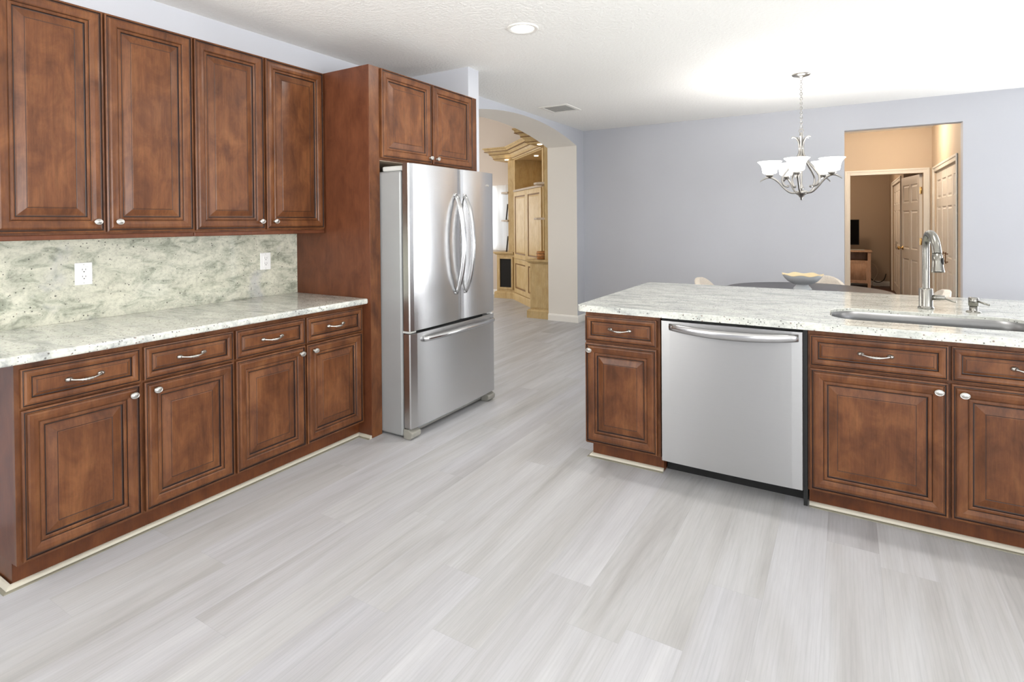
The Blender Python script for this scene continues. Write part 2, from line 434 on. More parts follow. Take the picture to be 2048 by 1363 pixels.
def wall_open(bm, axis, c0, c1, a0, a1, holes, z1):
    """wall slab along `axis` (x or y) from a0..a1, thickness c0..c1, holes=(h0,h1,hz0,hz1)"""
    def bb(u0, u1, z0, zz1):
        if axis == 'y': box(bm, c0, c1, u0, u1, z0, zz1)
        else: box(bm, u0, u1, c0, c1, z0, zz1)
    u = a0
    for h0, h1, z0, zt in sorted(holes):
        bb(u, h0, 0, z1); 
        if z0 > 0: bb(h0, h1, 0, z0)
        bb(h0, h1, zt, z1); u = h1
    bb(u, a1, 0, z1)
# ---------------------------------------------------------------- the room shell
CZ = 2.49           # ceiling
XL = -3.145         # kitchen left wall face
YB = 6.74           # dining back wall face
XA0, XA1 = -2.96, -3.38   # arch wall faces
bm = B(); box(bm, -9.0, 3.4, -3.2, 9.0, -0.06, 0.0)
struct('floor', bm, 'floor')
bm = B(); box(bm, -0.9, 3.0, 9.0, 13.2, -0.06, 0.0); struct('floor_study', bm, 'study_floor')
bm = B(); box(bm, XL-0.15, 3.4, -3.2, 3.53, CZ, CZ+0.08); box(bm, XA1+0.05, 3.4, 3.53, 9.0, CZ, CZ+0.08)
box(bm, -0.9, 3.0, 9.0, 13.2, CZ, CZ+0.08)
struct('ceiling', bm, 'ceiling')
bm = B(); box(bm, -9.0, XA1+0.05, 3.4, 8.6, 3.55, 3.63); struct('ceiling_family', bm, 'ceiling')
bm = B(); wall_open(bm, 'y', XL-0.12, XL, -3.2, 3.60, [(-2.4, -0.2, 0.9, 2.1)], CZ); struct('wall_left', bm, 'wall')
bm = B(); box(bm, XL, -2.47, 3.46, 3.60, 0, CZ); struct('wall_alcove', bm, 'wall')
# arch wall: profile in (y, z) extruded along x
AC, AH, AS, AAP = 5.20, 1.32, 2.275, 2.445
Rr = (AH*AH + (AAP-AS)**2) / (2*(AAP-AS))
arc = []
for k in range(33):
    y = AC + AH - 2*AH*k/32
    arc.append((y, AAP - Rr + math.sqrt(Rr*Rr - (y-AC)**2)))
bm = B()
def arch_strip(bm, x0, x1, ztop, yend, ystart):
    """vertical wall with arched opening, as pieces joined edge to edge"""
    outer = []
    def ring(x):
        low = [bm.verts.new((x, y, z)) for y, z in arc]
        top = [bm.verts.new((x, y, ztop)) for y, z in arc]
        return low, top
    la, ta = ring(x0); lb, tb = ring(x1)
    for i in range(len(arc)-1):
        bm.faces.new((la[i], la[i+1], ta[i+1], ta[i])); bm.faces.new((lb[i+1], lb[i], tb[i], tb[i+1]))
        f = bm.faces.new((la[i+1], la[i], lb[i], lb[i+1])); f.material_index = 1
        bm.faces.new((ta[i], ta[i+1], tb[i+1], tb[i]))
    for y0, y1, li in ((AC+AH, yend, 0), (AC-AH, ystart, -1)):
        a = [bm.verts.new((x0, y, z)) for y, z in ((y0, 0), (y1, 0), (y1, ztop))]
        b = [bm.verts.new((x1, y, z)) for y, z in ((y0, 0), (y1, 0), (y1, ztop))]
        bm.faces.new((a[0], a[1], a[2], ta[li], la[li])); bm.faces.new((b[0], lb[li], tb[li], b[2], b[1]))
        f = bm.faces.new((a[0], la[li], lb[li], b[0])); f.material_index = 1
        bm.faces.new((a[1], b[1], b[2], a[2])); bm.faces.new((a[2], b[2], tb[li], ta[li]))
arch_strip(bm, XA0, XA1, CZ, YB, 3.60)
struct('wall_arch', bm, ['wall', 'wall_white'])
bm = B(); box(bm, XA1, XA1+0.1, 3.4, 8.52, CZ, 3.55); box(bm, XA1, XA1+0.1, YB, 8.52, 0, CZ); struct('wall_family_right', bm, 'wall_family')
# dining back wall with the hall opening
OX0, OX1, OZ = -0.014, 0.953, 2.226
bm = B(); box(bm, XA1+0.1, OX0, YB, YB+0.12, 0, CZ); box(bm, OX1, 1.66, YB, YB+0.12, 0, CZ); box(bm, OX0, OX1, YB, YB+0.12, OZ, CZ)
box(bm, 2.94, 3.4, YB, YB+0.12, 0, CZ); box(bm, 1.66, 2.94, YB, YB+0.12, 2.12, CZ); box(bm, 1.66, 2.94, YB, YB+0.12, 0, 0.06)
struct('wall_back', bm, 'wall')
# right wall with two window openings, rear wall with one
bm = B(); wall_open(bm, 'y', 3.2, 3.32, -3.2, YB, [(-1.8, 1.4, 0.06, 2.12)], CZ); struct('wall_right', bm, 'wall')
bm = B(); wall_open(bm, 'x', -3.2, -3.08, XL, 3.2, [(-0.1, 2.9, 0.06, 2.12)], CZ); struct('wall_rear', bm, 'wall')
# family room
bm = B(); wall_open(bm, 'x', 8.40, 8.52, -9.0, XA1, [(-6.9, -5.02, 0.80, 1.93)], 3.55); struct('wall_family_back', bm, 'wall_family')
bm = B(); wall_open(bm, 'y', -9.0, -8.88, 3.4, 8.52, [(4.0, 6.4, 0.8, 2.8)], 3.55); struct('wall_family_left', bm, 'wall_family')
bm = B(); box(bm, -9.0, XL-0.12, 3.4, 3.52, 0, 3.55); struct('wall_family_front', bm, 'wall_family')
# hall and study
HX, HY = 0.957, 9.0
bm = B(); box(bm, -0.9, -0.1, HY, HY+0.12, 0, CZ) if False else None
bm = B(); wall_open(bm, 'x', HY, HY+0.12, -0.9, HX+0.1, [(0.05, 0.868, 0.0, 1.905)], CZ); struct('wall_hall_back', bm, 'wall_hall')
bm = B(); wall_open(bm, 'y', HX, HX+0.1, YB+0.12, HY, [(7.10, 8.74, 0.0, 1.89)], CZ); struct('wall_hall_right', bm, 'wall_hall')
bm = B(); box(bm, HX+0.55, HX+0.6, YB+0.12, HY, 0, CZ); struct('wall_closet_back', bm, 'wall_hall')
bm = B(); box(bm, -0.9, -0.8, YB+0.12, 13.2, 0, CZ); struct('wall_hall_left', bm, 'wall_hall')
bm = B(); box(bm, -0.9, 3.0, 13.0, 13.12, 0, CZ); struct('wall_study_back', bm, 'wall_study')
SX = 0.725
bm = B(); wall_open(bm, 'y', SX, SX+0.1, 9.95, 13.0, [(10.4, 12.2, 0, 1.90)], CZ); box(bm, SX+0.1, 1.2, 9.95, 10.05, 0, CZ); box(bm, 1.06, 1.2, HY+.12, 9.95, 0, CZ)
struct('wall_study_right', bm, 'wall_study')

# windows (frames and panes) in their openings
def window(n, axis, c, u0, u1, z0, z1, nx, nz):
    fr = B(); w = 0.05; d0, d1 = c-0.03, c+0.03
    def bb(bm, a0, a1, b0, b1, e0=None, e1=None):
        e0 = d0 if e0 is None else e0; e1 = d1 if e1 is None else e1
        if axis == 'y': box(bm, e0, e1, a0, a1, b0, b1)
        else: box(bm, a0, a1, e0, e1, b0, b1)
    bb(fr, u0, u0+w, z0, z1); bb(fr, u1-w, u1, z0, z1); bb(fr, u0+w, u1-w, z0, z0+w); bb(fr, u0+w, u1-w, z1-w, z1)
    for i in range(1, nx): u = u0 + (u1-u0)*i/nx; bb(fr, u-.02, u+.02, z0+w, z1-w)
    for i in range(1, nz): z = z0 + (z1-z0)*i/nz; bb(fr, u0+w, u1-w, z-.012, z+.012, c-.015, c+.015)
    o = struct('window_%d' % n, fr, 'trim')
    g = B(); bb(g, u0+w, u1-w, z0+w, z1-w, c-.003, c+.003); obj('pane', g, 'glass', o)
window(1, 'x', YB+0.06, 1.66, 2.94, 0.06, 2.12, 2, 1)
window(2, 'y', 3.26, -1.8, 1.4, 0.06, 2.12, 2, 1)  # unseen, assumed; sized for the added right-hand fill lamps
window(3, 'x', -3.14, -0.1, 2.9, 0.06, 2.12, 2, 1)  # unseen, assumed; placed and sized for the added rear fill lamp
window(6, 'y', XL-0.06, -2.4, -0.2, 0.9, 2.1, 2, 1)  # unseen window, added along with the left fill lamp
window(4, 'x', 8.46, -6.9, -5.02, 0.80, 1.93, 2, 2)
window(5, 'y', -8.94, 4.0, 6.4, 0.8, 2.8, 3, 1)

# baseboards
def baseboard(name, path):
    bm = B(); sweep(bm, path, [(0, 0), (0.014, 0), (0.014, 0.07), (0.008, 0.085), (0, 0.09)])
    struct(name, bm, 'trim')
baseboard('baseboard_arch', [(XA1, 6.52), (XA0, 6.52), (XA0, YB)])
baseboard('baseboard_back', [(XA0, YB), (OX0, YB)])
baseboard('baseboard_back_right', [(OX1, YB), (1.66, YB)])
baseboard('baseboard_study', [(-0.8, 13.0), (SX, 13.0)])
baseboard('baseboard_family', [(-8.8, 8.4), (-5.3, 8.4)])

# quarter round at the toe kicks
def qround(name, path, r=0.018):
    prof = [(0, 0)] + [(r*math.cos(a*PI/2/4), r*math.sin(a*PI/2/4)) for a in range(5)]
    bm = B(); sweep(bm, path, prof); q = struct(name, bm, 'quarter_round')
    bm = B(); sweep(bm, path, [(r-0.003, 0), (r+0.010, 0), (r+0.008, 0.003), (r-0.003, 0.0055)]); obj('base_strip', bm, 'olive_grey', q)  # thin darker strip along the floor edge of the quarter round
XT = -2.565          # left toe board face
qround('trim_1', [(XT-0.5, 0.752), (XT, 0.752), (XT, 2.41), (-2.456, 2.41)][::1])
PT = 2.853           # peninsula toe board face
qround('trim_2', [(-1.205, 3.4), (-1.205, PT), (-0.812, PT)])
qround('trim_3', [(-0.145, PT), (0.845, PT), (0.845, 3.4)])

# ---------------------------------------------------------------- cabinet parts
# profile of a door face: (inset from edge, height above the door back, glaze flag for the band that starts here)
PROF = [(0.0, 0.0, 0), (0.0, 0.0165, 0), (0.0065, 0.0185, 1), (0.0085, 0.0150, 1), (0.0110, 0.0152, 0), (0.0135, 0.0178, 1), (0.0148, 0.0174, 0), (0.0160, 0.0192, 0),
        (0.022, 0.0212, 0), (0.034, 0.0208, 0), (0.046, 0.0185, 0), (0.0505, 0.0155, 1), (0.0523, 0.0130, 0), (0.0560, 0.0150, 0), (0.0620, 0.0154, 0), (0.0655, 0.0132, 1),
        (0.0675, 0.0080, 1), (0.0710, 0.0075, 0), (0.076, 0.0080, 0), (0.098, 0.0138, 0), (0.1035, 0.0152, 1), (0.1055, 0.0148, 0), (0.1085, 0.0162, 0)]
PROF_S = [(0.0, 0.0, 0), (0.0, 0.0165, 0), (0.0045, 0.0182, 1), (0.0060, 0.0162, 1), (0.0080, 0.0165, 0), (0.010, 0.0188, 0),
          (0.016, 0.0205, 0), (0.022, 0.0200, 0), (0.029, 0.0172, 0), (0.0310, 0.0140, 1), (0.0328, 0.0095, 1), (0.0355, 0.0092, 0),
          (0.044, 0.0135, 0), (0.0455, 0.0145, 1), (0.0470, 0.0143, 0), (0.049, 0.0150, 0)]
def panel_front(bm, O, U, V, N, w, h, prof):
    """raised-panel face: O lower-left corner on the door back, U across, V up, N out"""
    O, U, V, N = map(Vector, (O, U, V, N)); loops = []
    for d, z, g in prof:
        loops.append([bm.verts.new(O + U*u + V*v + N*z) for u, v in ((d, d), (w-d, d), (w-d, h-d), (d, h-d))])
    for (a, b, pr) in zip(loops, loops[1:], prof):
        for k in range(4):
            f = bm.faces.new((a[k], a[(k+1) % 4], b[(k+1) % 4], b[k])); f.material_index = pr[2]
    bm.faces.new(loops[-1]); bm.faces.new(loops[0][::-1])
    return bm
def knob(parent, p, N, name='knob'):
    N = Vector(N); U = Vector((0, 0, 1)).cross(N); V = Vector((0, 0, 1))
    bm = B()
    lathe(bm, [(0.0075, 0), (0.0075, 0.002), (0.0045, 0.004), (0.0040, 0.012), (0.008, 0.0145), (0.0128, 0.0165), (0.0142, 0.0190), (0.0136, 0.0215), (0.0118, 0.0228), (0.0112, 0.0218), (0.0098, 0.0222), (0.006, 0.0245), (0, 0.0252)],
          p, 22, frame=(U, V, N), sx=1.22, sy=0.95)
    return obj(name, bm, 'nickel_bright', parent)
def pull(parent, p, N, L=0.105, name='handle'):
    """twisted bow pull with two oval feet"""
    N = Vector(N); U = Vector((0, 0, 1)).cross(N); V = Vector((0, 0, 1)); p = Vector(p); bm = B()
    for s in (-1, 1):
        lathe(bm, [(0.0105, 0), (0.0105, 0.003), (0.0085, 0.006), (0.0055, 0.010), (0, 0.0125)], p + U*(s*L/2), 16, frame=(U, V, N), sx=1.25, sy=0.9)
    pts = []; rad = []
    for k in range(25):
        s = -1 + 2*k/24; a = abs(s)
        out = 0.009 + 0.018*(1 - a**2.6)
        pts.append(p + U*(s*L/2*0.97) + N*out + V*(-0.006*math.cos(s*PI/2)))
        rad.append(0.0033 + 0.0028*max(0, math.cos(s*PI/1.25))**1.5 + (0.0014*math.sin(k*2.6) if a < 0.4 else 0) + (0.002*(a-0.85)/0.15 if a > 0.85 else 0))
    tube(bm, pts, rad, 10)
    return obj(name, bm, 'nickel_bright', parent)
def front(parent, kind, O, U, N, w, h, small=False):
    bm = B(); panel_front(bm, O, U, (0, 0, 1), N, w, h, PROF_S if small else PROF)
    c = Vector(O) + Vector(U)*(w/2)
    return obj(kind, bm, ['wood', 'glaze'], parent, loc=c)

NX = (1, 0, 0); UY = (0, 1, 0)
# --- left wall units
XU = -2.858   # upper frame face
def upper(y0, y1, doors, label, light_end=None):
    r = thing('upper_cabinet', label, 'cabinet', (XL, (y0+y1)/2, 1.246), 'brown upper cabinets above the granite splash')
    bm = B(); box(bm, XL, XU-0.019, y0, y1, 1.262, 2.257); obj('carcass', bm, 'wood_panel', r)
    bm = B(); box(bm, XU-0.019, XU, y0, y1, 1.258, 2.257); obj('face_frame', bm, 'wood', r)
    bm = B(); box(bm, XL+0.02, XU-0.004, y0+0.001, y1-0.001, 1.243, 1.262); box(bm, XU-0.02, XU+0.004, y0+0.001, y1-0.001, 1.240, 1.262)
    obj('light_rail', bm, 'wood_panel', r, bevel=0.004)
    for d0, d1, k in doors:
        d = front(r, 'door', (XU, d0, 1.271), UY, NX, d1-d0, 2.250-1.271)
        knob(d, (XU+0.021, k, 1.316), NX)
    return r
upper(0.792, 1.5825, [(0.802, 1.181, 1.147), (1.190, 1.577, 1.232)], 'pair of tall brown upper cabinet doors at the far left edge, farther from the fridge')
upper(1.5825, 2.4095, [(1.588, 1.980, 1.950), (1.992, 2.400, 2.040)], 'pair of tall brown upper cabinet doors right beside the tall fridge panel')

XB = -2.52    # base frame face
def base_left(y0, y1, units, label, filler=None):
    r = thing('base_cabinet', label, 'cabinet', (XL, (y0+y1)/2, 0), 'brown base cabinets under the left countertop')
    bm = B(); box(bm, XL, XB-0.019, y0, y1, 0.09, 0.812); obj('carcass', bm, 'wood_panel', r)
    bm = B(); box(bm, XB-0.019, XB, y0, y1, 0.092, 0.812); obj('face_frame', bm, 'wood', r)
    bm = B(); box(bm, XL, XT, y0, y1, 0, 0.09); obj('toe_kick', bm, 'wood_toe', r)
    for d0, d1, k in units:
        d = front(r, 'drawer', (XB, d0, 0.652), UY, NX, d1-d0, 0.790-0.652, True)
        pull(d, (XB+0.016, (d0+d1)/2, 0.722), NX)
        d = front(r, 'door', (XB, d0, 0.103), UY, NX, d1-d0, 0.642-0.103)
        knob(d, (XB+0.021, k, 0.606), NX)
    return r
base_left(0.757, 1.572, [(0.772, 1.160, 1.128), (1.175, 1.567, 1.218)], 'two-door two-drawer brown base cabinet at far left with an open end panel')
base_left(1.572, 2.4095, [(1.580, 1.976, 1.944), (1.986, 2.388, 2.032)], 'two-door two-drawer brown base cabinet beside the tall fridge panel')

# --- granite on the left wall
bm = B(); box(bm, XL, -2.472, 0.55, 2.4095, 0.814, 0.847)
tag(obj('countertop', bm, 'granite', loc=(XL, 1.4, 0.814), bevel=0.010, segs=3), 'white speckled granite countertop on the left cabinets, running to the fridge panel', 'countertop')
bm = B(); box(bm, XL+0.002, -3.125, 0.55, 2.4095, 0.8475, 1.2405)
tag(obj('backsplash', bm, 'granite_bs', loc=(XL, 1.4, 0.8475)), 'cream speckled granite backsplash slab between the left countertop and upper cabinets', 'backsplash')

def outlet(y, z, label):
    x = -3.125
    r = thing('wall_outlet', label, 'outlet', (x, y, z), 'white outlets on the granite splash')
    bm = B(); box(bm, x, x+0.006, y-0.036, y+0.036, z-0.053, z+0.053); obj('cover_plate', bm, 'white_plastic', r, bevel=0.003)
    bm = B(); box(bm, x+0.004, x+0.0085, y-0.0165, y+0.0165, z-0.032, z+0.032); rc = obj('receptacle', bm, 'white_plastic', r, bevel=0.0012)
    for dz in (0.016, -0.017):
        bm = B()
        for dy in (-0.0065, 0.0065): box(bm, x+0.0082, x+0.0090, y+dy-0.001, y+dy+0.001, z+dz+0.001, z+dz+0.008)
        lathe(bm, [(0.0026, 0.0082), (0.0026, 0.0091)], (x, y, z+dz-0.006), 12, 'x')
        obj('socket', bm, 'slot', rc)
    for dz in (0.044, -0.044):
        bm = B(); lathe(bm, [(0.0024, 0.0055), (0.0024, 0.0068), (0.0012, 0.0072), (0, 0.0072)], (x, y, z+dz), 12, 'x'); obj('screw', bm, 'grey_light', r)
outlet(1.204, 1.070, 'white double outlet on the granite splash below the second upper door from the left')
outlet(2.172, 1.068, 'white double outlet on the granite splash close to the tall fridge panel')

# --- tall panel and cabinet round the fridge
bm = B(); box(bm, XL, -2.456, 2.411, 2.496, 0.0, 2.257)
r = thing('fridge_end_panel', 'tall plain brown end panel between the left countertop and the refrigerator', 'panel', (-2.8, 2.4535, 0))
obj('side_panel', bm, 'wood_panel', r, bevel=0.002)
bm = B(); box(bm, -2.456, -2.4535, 2.412, 2.495, 0.002, 2.256); obj('front_stile', bm, 'wood', r)
r = thing('fridge_cabinet', 'short two-door brown cabinet above the refrigerator', 'cabinet', (XL, 3.02, 1.69))
bm = B(); box(bm, XL, -2.475, 2.497, 3.455, 1.692, 2.25); obj('carcass', bm, ['wood_panel'], r)
bm = B(); box(bm, XL, -2.470, 2.499, 3.455, 1.687, 1.692); obj('underside', bm, 'underside', r)
bm = B(); box(bm, -2.475, -2.456, 2.497, 3.545, 1.690, 2.257); obj('face_frame', bm, 'wood', r)
for d0, d1, k in ((2.503, 2.984, 2.957), (2.995, 3.470, 3.030)):
    d = front(r, 'door', (-2.456, d0, 1.704), UY, NX, d1-d0, 2.251-1.704)
    knob(d, (-2.435, k, 1.742), NX)

# ---------------------------------------------------------------- refrigerator
FY0, FY1, FX = 2.500, 3.413, -2.215
fr = thing('refrigerator', 'stainless french-door refrigerator with bottom freezer drawer, grey sides', 'refrigerator', (-2.7, 2.955, 0))
bm = B(); box(bm, -3.05, -2.288, FY0, FY1, 0.012, 1.615); obj('body', bm, 'grey_side', fr, bevel=0.012)
bm = B(); box(bm, -2.289, -2.276, FY0+0.012, FY1-0.012, 0.06, 1.61); obj('gasket', bm, 'black', fr)
def bowed(y0, y1, z0, z1, bulge=0.010, x0=-2.276, rnd=0.012):
    pts = [(x0, y0+0.002), (x0, y1-0.002)]
    n = 16; fpts = []
    for k in range(n+1):
        s = -1 + 2*k/n; y = (y0+y1)/2 - s*(y1-y0)/2
        fpts.append((FX + bulge*(1-s*s) - bulge*0.55 - (rnd if abs(s) > 0.999 else 0), y))
    fpts.insert(1, (fpts[0][0]+rnd*0.75, fpts[0][1]-0.003)); fpts.insert(-1, (fpts[-1][0]+rnd*0.75, fpts[-1][1]+0.003))
    bm = B(); prism(bm, pts + fpts, 'z', z0, z1)
    return bm
YS = 3.008
def bow_handle(parent, y, z0, z1):
    bm = B(); pts = []
    for k in range(29):
        s = -1 + 2*k/28
        pts.append((FX + 0.002 + 0.066*(1-s*s)**0.8, y, (z0+z1)/2 + s*(z1-z0)/2))
    tube(bm, pts, [0.0165 if 2 < k < 26 else 0.012 for k in range(29)], 14, flat=1.0)
    for z in (z0, z1): lathe(bm, [(0.013, -0.004), (0.012, 0.010), (0, 0.012)], (FX-0.002, y, z), 14, 'x')
    return obj('handle', bm, 'steel_handle', parent, smooth=True)
dl = obj('door', bowed(FY0, YS-0.003, 0.652, 1.657), 'steel', fr, loc=(FX, 2.75, 0.652)); dl['label'] = 'left stainless door'
bow_handle(dl, 2.948, 0.836, 1.482)
dr = obj('door', bowed(YS+0.003, FY1, 0.652, 1.657), 'steel', fr, loc=(FX, 3.21, 0.652)); dr['label'] = 'right stainless door with the small badge'
bow_handle(dr, 3.050, 0.834, 1.482)
fz = obj('freezer_drawer', bowed(FY0, FY1, 0.068, 0.634, 0.010), 'steel', fr, loc=(FX, 2.955, 0.068))
bm = B(); pts = []
for k in range(29):
    s = -1 + 2*k/28
    pts.append((FX + 0.004 + 0.058*(1-s*s)**0.75, 2.995 + s*0.385, 0.590 + 0.010*(1-s*s)))
tube(bm, pts, 0.0165, 14); obj('handle', bm, 'steel_handle', fz, smooth=True)
for a, b in ((FY0+0.004, FY0+0.075), (FY1-0.075, FY1-0.004)):
    bm = B(); box(bm, -2.44, -2.245, a, b, 1.6155, 1.646); obj('hinge_cover', bm, 'grey_light', fr, bevel=0.008)
    bm = B(); box(bm, -2.288, -2.232, a, b-0.01, 0.637, 0.650); obj('hinge_plate', bm, 'grey_light', fr, bevel=0.003)
bm = B(); box(bm, -2.33, -2.290, FY0+0.07, FY1-0.07, 0.010, 0.058); obj('base_grille', bm, 'grey_plastic', fr)
for a, b in ((FY0, FY0+0.085), (FY1-0.085, FY1)):
    bm = B(); prism(bm, [(-2.2865, 0.0), (-2.24, 0.0), (-2.218, 0.014), (-2.216, 0.042), (-2.25, 0.060), (-2.2865, 0.060)], 'y', a, b)
    obj('foot', bm, 'grey_plastic', fr, bevel=0.006)
# badge lettering
cu = bpy.data.curves.new('badge_text', 'FONT'); cu.body = 'KitchenAid'; cu.size = 0.024; cu.extrude = 0.0012; cu.align_x = 'CENTER'
tmp = bpy.data.objects.new('badge_text', cu); COL.objects.link(tmp); bpy.context.view_layer.update()
me = bpy.data.meshes.new_from_object(tmp.evaluated_get(bpy.context.evaluated_depsgraph_get()))
bpy.data.objects.remove(tmp)
me.materials.append(M['nickel_bright'])
bd = bpy.data.objects.new('badge', me); COL.objects.link(bd); bd.parent = dr
bd.rotation_euler = (PI/2, 0, PI/2); bd.location = Vector((FX+0.0015, 3.293, 1.558)) - wloc(dr)

# ---------------------------------------------------------------- peninsula
PY = 2.80      # face frame plane; doors stand 2 cm proud
NY = (0, -1, 0); UXv = (1, 0, 0)
def pfront(parent, kind, x0, x1, z0, z1, small=False):
    bm = B(); panel_front(bm, (x0, PY, z0), UXv, (0, 0, 1), NY, x1-x0, z1-z0, PROF_S if small else PROF)
    return obj(kind, bm, ['wood', 'glaze'], parent, loc=((x0+x1)/2, PY, z0))
def pen_cabinet(name, x0, x1, cols, label, toe, back=3.45):
    r = thing(name, label, 'cabinet', ((x0+x1)/2, 3.1, 0))
    bm = B()
    if name == 'sink_cabinet':
        box(bm, x0, x0+0.018, PY+0.019, back, 0.09, 0.812); box(bm, x1-0.018, x1, PY+0.019, back, 0.09, 0.812)
        box(bm, x0+0.018, x1-0.018, PY+0.019, back, 0.09, 0.108); box(bm, x0+0.018, x1-0.018, back-0.012, back, 0.108, 0.812)
    else: box(bm, x0, x1, PY+0.019, back, 0.09, 0.812)
    obj('carcass', bm, 'wood_panel', r)
    bm = B(); box(bm, x0, x1, PY, PY+0.019, 0.092, 0.812); obj('face_frame', bm, 'wood', r)
    bm = B(); box(bm, toe[0], toe[1], PT, back, 0, 0.09); obj('toe_kick', bm, 'wood_toe', r)
    for d0, d1, k in cols:
        d = pfront(r, 'drawer', d0, d1, 0.654, 0.791, True)
        pull(d, ((d0+d1)/2, PY-0.016, 0.727), NY)
        d = pfront(r, 'door', d0, d1, 0.102, 0.642)
        knob(d, (k, PY-0.021, 0.607), NY)
    return r
pen_cabinet('peninsula_cabinet', -1.222, -0.812, [(-1.219, -0.828, -1.190)], 'narrow single-door brown cabinet at the left end of the peninsula', (-1.205, -0.812))
pen_cabinet('sink_cabinet', -0.147, 0.850, [(-0.138, 0.349, 0.318), (0.360, 0.842, 0.398)], 'wide brown two-door sink cabinet right of the dishwasher', (-0.145, 0.845))
# back panel of the peninsula on the dining side
bm = B(); box(bm, -1.222, 0.850, 3.455, 3.48, 0, 0.812)
tag(obj('peninsula_back_panel', bm, 'wood_panel', loc=(-0.2, 3.47, 0)), 'brown panel closing the dining side of the peninsula', 'panel')

# countertop with undermount sink cut-out
def rrect(x0, x1, y0, y1, r, n=8, rl=None):
    pts = []
    for cx, cy, a0 in ((x1-r, y1-r, 0), (x0+r, y1-r, 90), (x0+r, y0+r, 180), (x1-r, y0+r, 270)):
        for k in range(n+1):
            a = math.radians(a0 + 90*k/n); pts.append((cx + r*math.cos(a), cy + r*math.sin(a)))
    return pts
SX0, SX1, SY0, SY1 = -0.066, 0.700, 2.930, 3.306
CT0, CT1 = 0.814, 0.848
def slab_with_hole(outer, inner, z0, z1):
    bm = B(); es = []
    loops = []
    for L in (outer, inner):
        vs = [bm.verts.new((x, y, z1)) for x, y in L]; loops.append(vs)
        for i in range(len(vs)): es.append(bm.edges.new((vs[i], vs[(i+1) % len(vs)])))
    bmesh.ops.triangle_fill(bm, use_beauty=True, use_dissolve=False, edges=es)
    r = bmesh.ops.extrude_face_region(bm, geom=bm.faces[:])
    for g in r['geom']:
        if isinstance(g, bmesh.types.BMVert): g.co.z = z0
    return bm
outer = rrect(-1.258, 0.905, 2.755, 4.045, 0.03, 4)
bm = slab_with_hole(outer, rrect(SX0, SX1, SY0, SY1, 0.12, 10), CT0, CT1)
tag(obj('peninsula_countertop', bm, 'granite', loc=(-0.2, 3.4, CT0), bevel=0.007, segs=3), 'white speckled granite top of the peninsula with the sink cut into it', 'countertop')

# sink basin
r = thing('sink', 'long stainless undermount sink set into the peninsula top', 'sink', (0.32, 3.12, 0.64))
bm = B()
rings = []
for off, z, rad in ((-0.0012, 0.833, 0.1188), (-0.004, 0.833, 0.116), (-0.006, 0.80, 0.115), (-0.010, 0.68, 0.113), (-0.02, 0.655, 0.105), (-0.05, 0.645, 0.08)):
    rings.append([bm.verts.new((x, y, z)) for x, y in rrect(SX0-off, SX1+off, SY0-off, SY1+off, rad, 8)])
for a, b in zip(rings, rings[1:]):
    for k in range(len(a)):
        f = bm.faces.new((a[k], a[(k+1) % len(a)], b[(k+1) % len(a)], b[k])); f.smooth = True
bm.faces.new(rings[-1])
obj('basin', bm, 'steel_sink', r)
bm = B(); lathe(bm, [(0.045, 0.6452), (0.045, 0.648), (0.036, 0.649), (0.034, 0.646), (0, 0.646)], (0.32, 3.12, 0), 28); obj('drain', bm, 'nickel', r)

# faucet
FXc, FYc = 0.345, 3.478
r = thing('faucet', 'brushed nickel pull-down faucet behind the peninsula sink', 'faucet', (FXc, FYc, CT1))
bm = B(); lathe(bm, [(0.034, CT1), (0.034, CT1+0.006), (0.0295, CT1+0.011), (0.029, CT1+0.013), (0.029, 0.945), (0.027, 0.949), (0.018, 0.951)], (FXc, FYc, 0), 32); obj('base', bm, 'faucet_nickel', r)
bm = B()
tip = Vector((FXc+0.030, FYc-0.135, 0))
path = [(FXc, FYc, 0.945), (FXc, FYc, 1.02), (FXc, FYc, 1.10), (FXc, FYc, 1.165), (FXc+0.003, FYc-0.014, 1.203), (FXc+0.010, FYc-0.045, 1.226), (FXc+0.019, FYc-0.085, 1.216), (FXc+0.026, FYc-0.117, 1.180), (tip.x, tip.y, 1.132)]
pp = catmull(path, 8); tube(bm, pp, [0.0155 + 0.0035*min(1, max(0, (i-24)/16)) for i in range(len(pp))], 20); obj('spout', bm, 'faucet_nickel', r)
d = Vector((0.03, -0.10, -1)).normalized(); U = d.orthogonal().normalized(); V = d.cross(U)
bm = B(); lathe(bm, [(0.0185, 0.0), (0.0185, 0.003), (0.0205, 0.004), (0.0215, 0.04), (0.0245, 0.075), (0.0265, 0.082), (0.0265, 0.090), (0.022, 0.0905), (0.020, 0.086), (0, 0.086)], (tip.x, tip.y, 1.132), 28, frame=(U, V, d)); sh = obj('spray_head', bm, 'faucet_nickel', r)
bm = B(); lathe(bm, [(0.0085, 0.0), (0.0085, 0.003), (0.006, 0.0045), (0, 0.0045)], Vector((tip.x, tip.y, 1.132)) + d*0.036 + Vector((0.0185, -0.0100, 0)), 18, frame=(Vector((0.48, 0.87, 0)), Vector((0, 0, 1)), Vector((0.87, -0.48, 0))), sy=2.0); obj('spray_button', bm, 'black', sh)
bm = B(); lathe(bm, [(0.0135, 0.020), (0.0135, 0.058), (0.012, 0.060), (0.0115, 0.061), (0.0115, 0.075), (0.009, 0.078), (0, 0.078)], (FXc, FYc, 0.905), 20, 'x'); h = obj('handle', bm, 'faucet_nickel', r)
bm = B(); tube(bm, catmull([(FXc+0.068, FYc, 0.905), (FXc+0.085, FYc-0.010, 0.900), (FXc+0.105, FYc-0.022, 0.893), (FXc+0.118, FYc-0.026, 0.892)], 5), 0.0048, 12); obj('lever', bm, 'faucet_nickel', h)
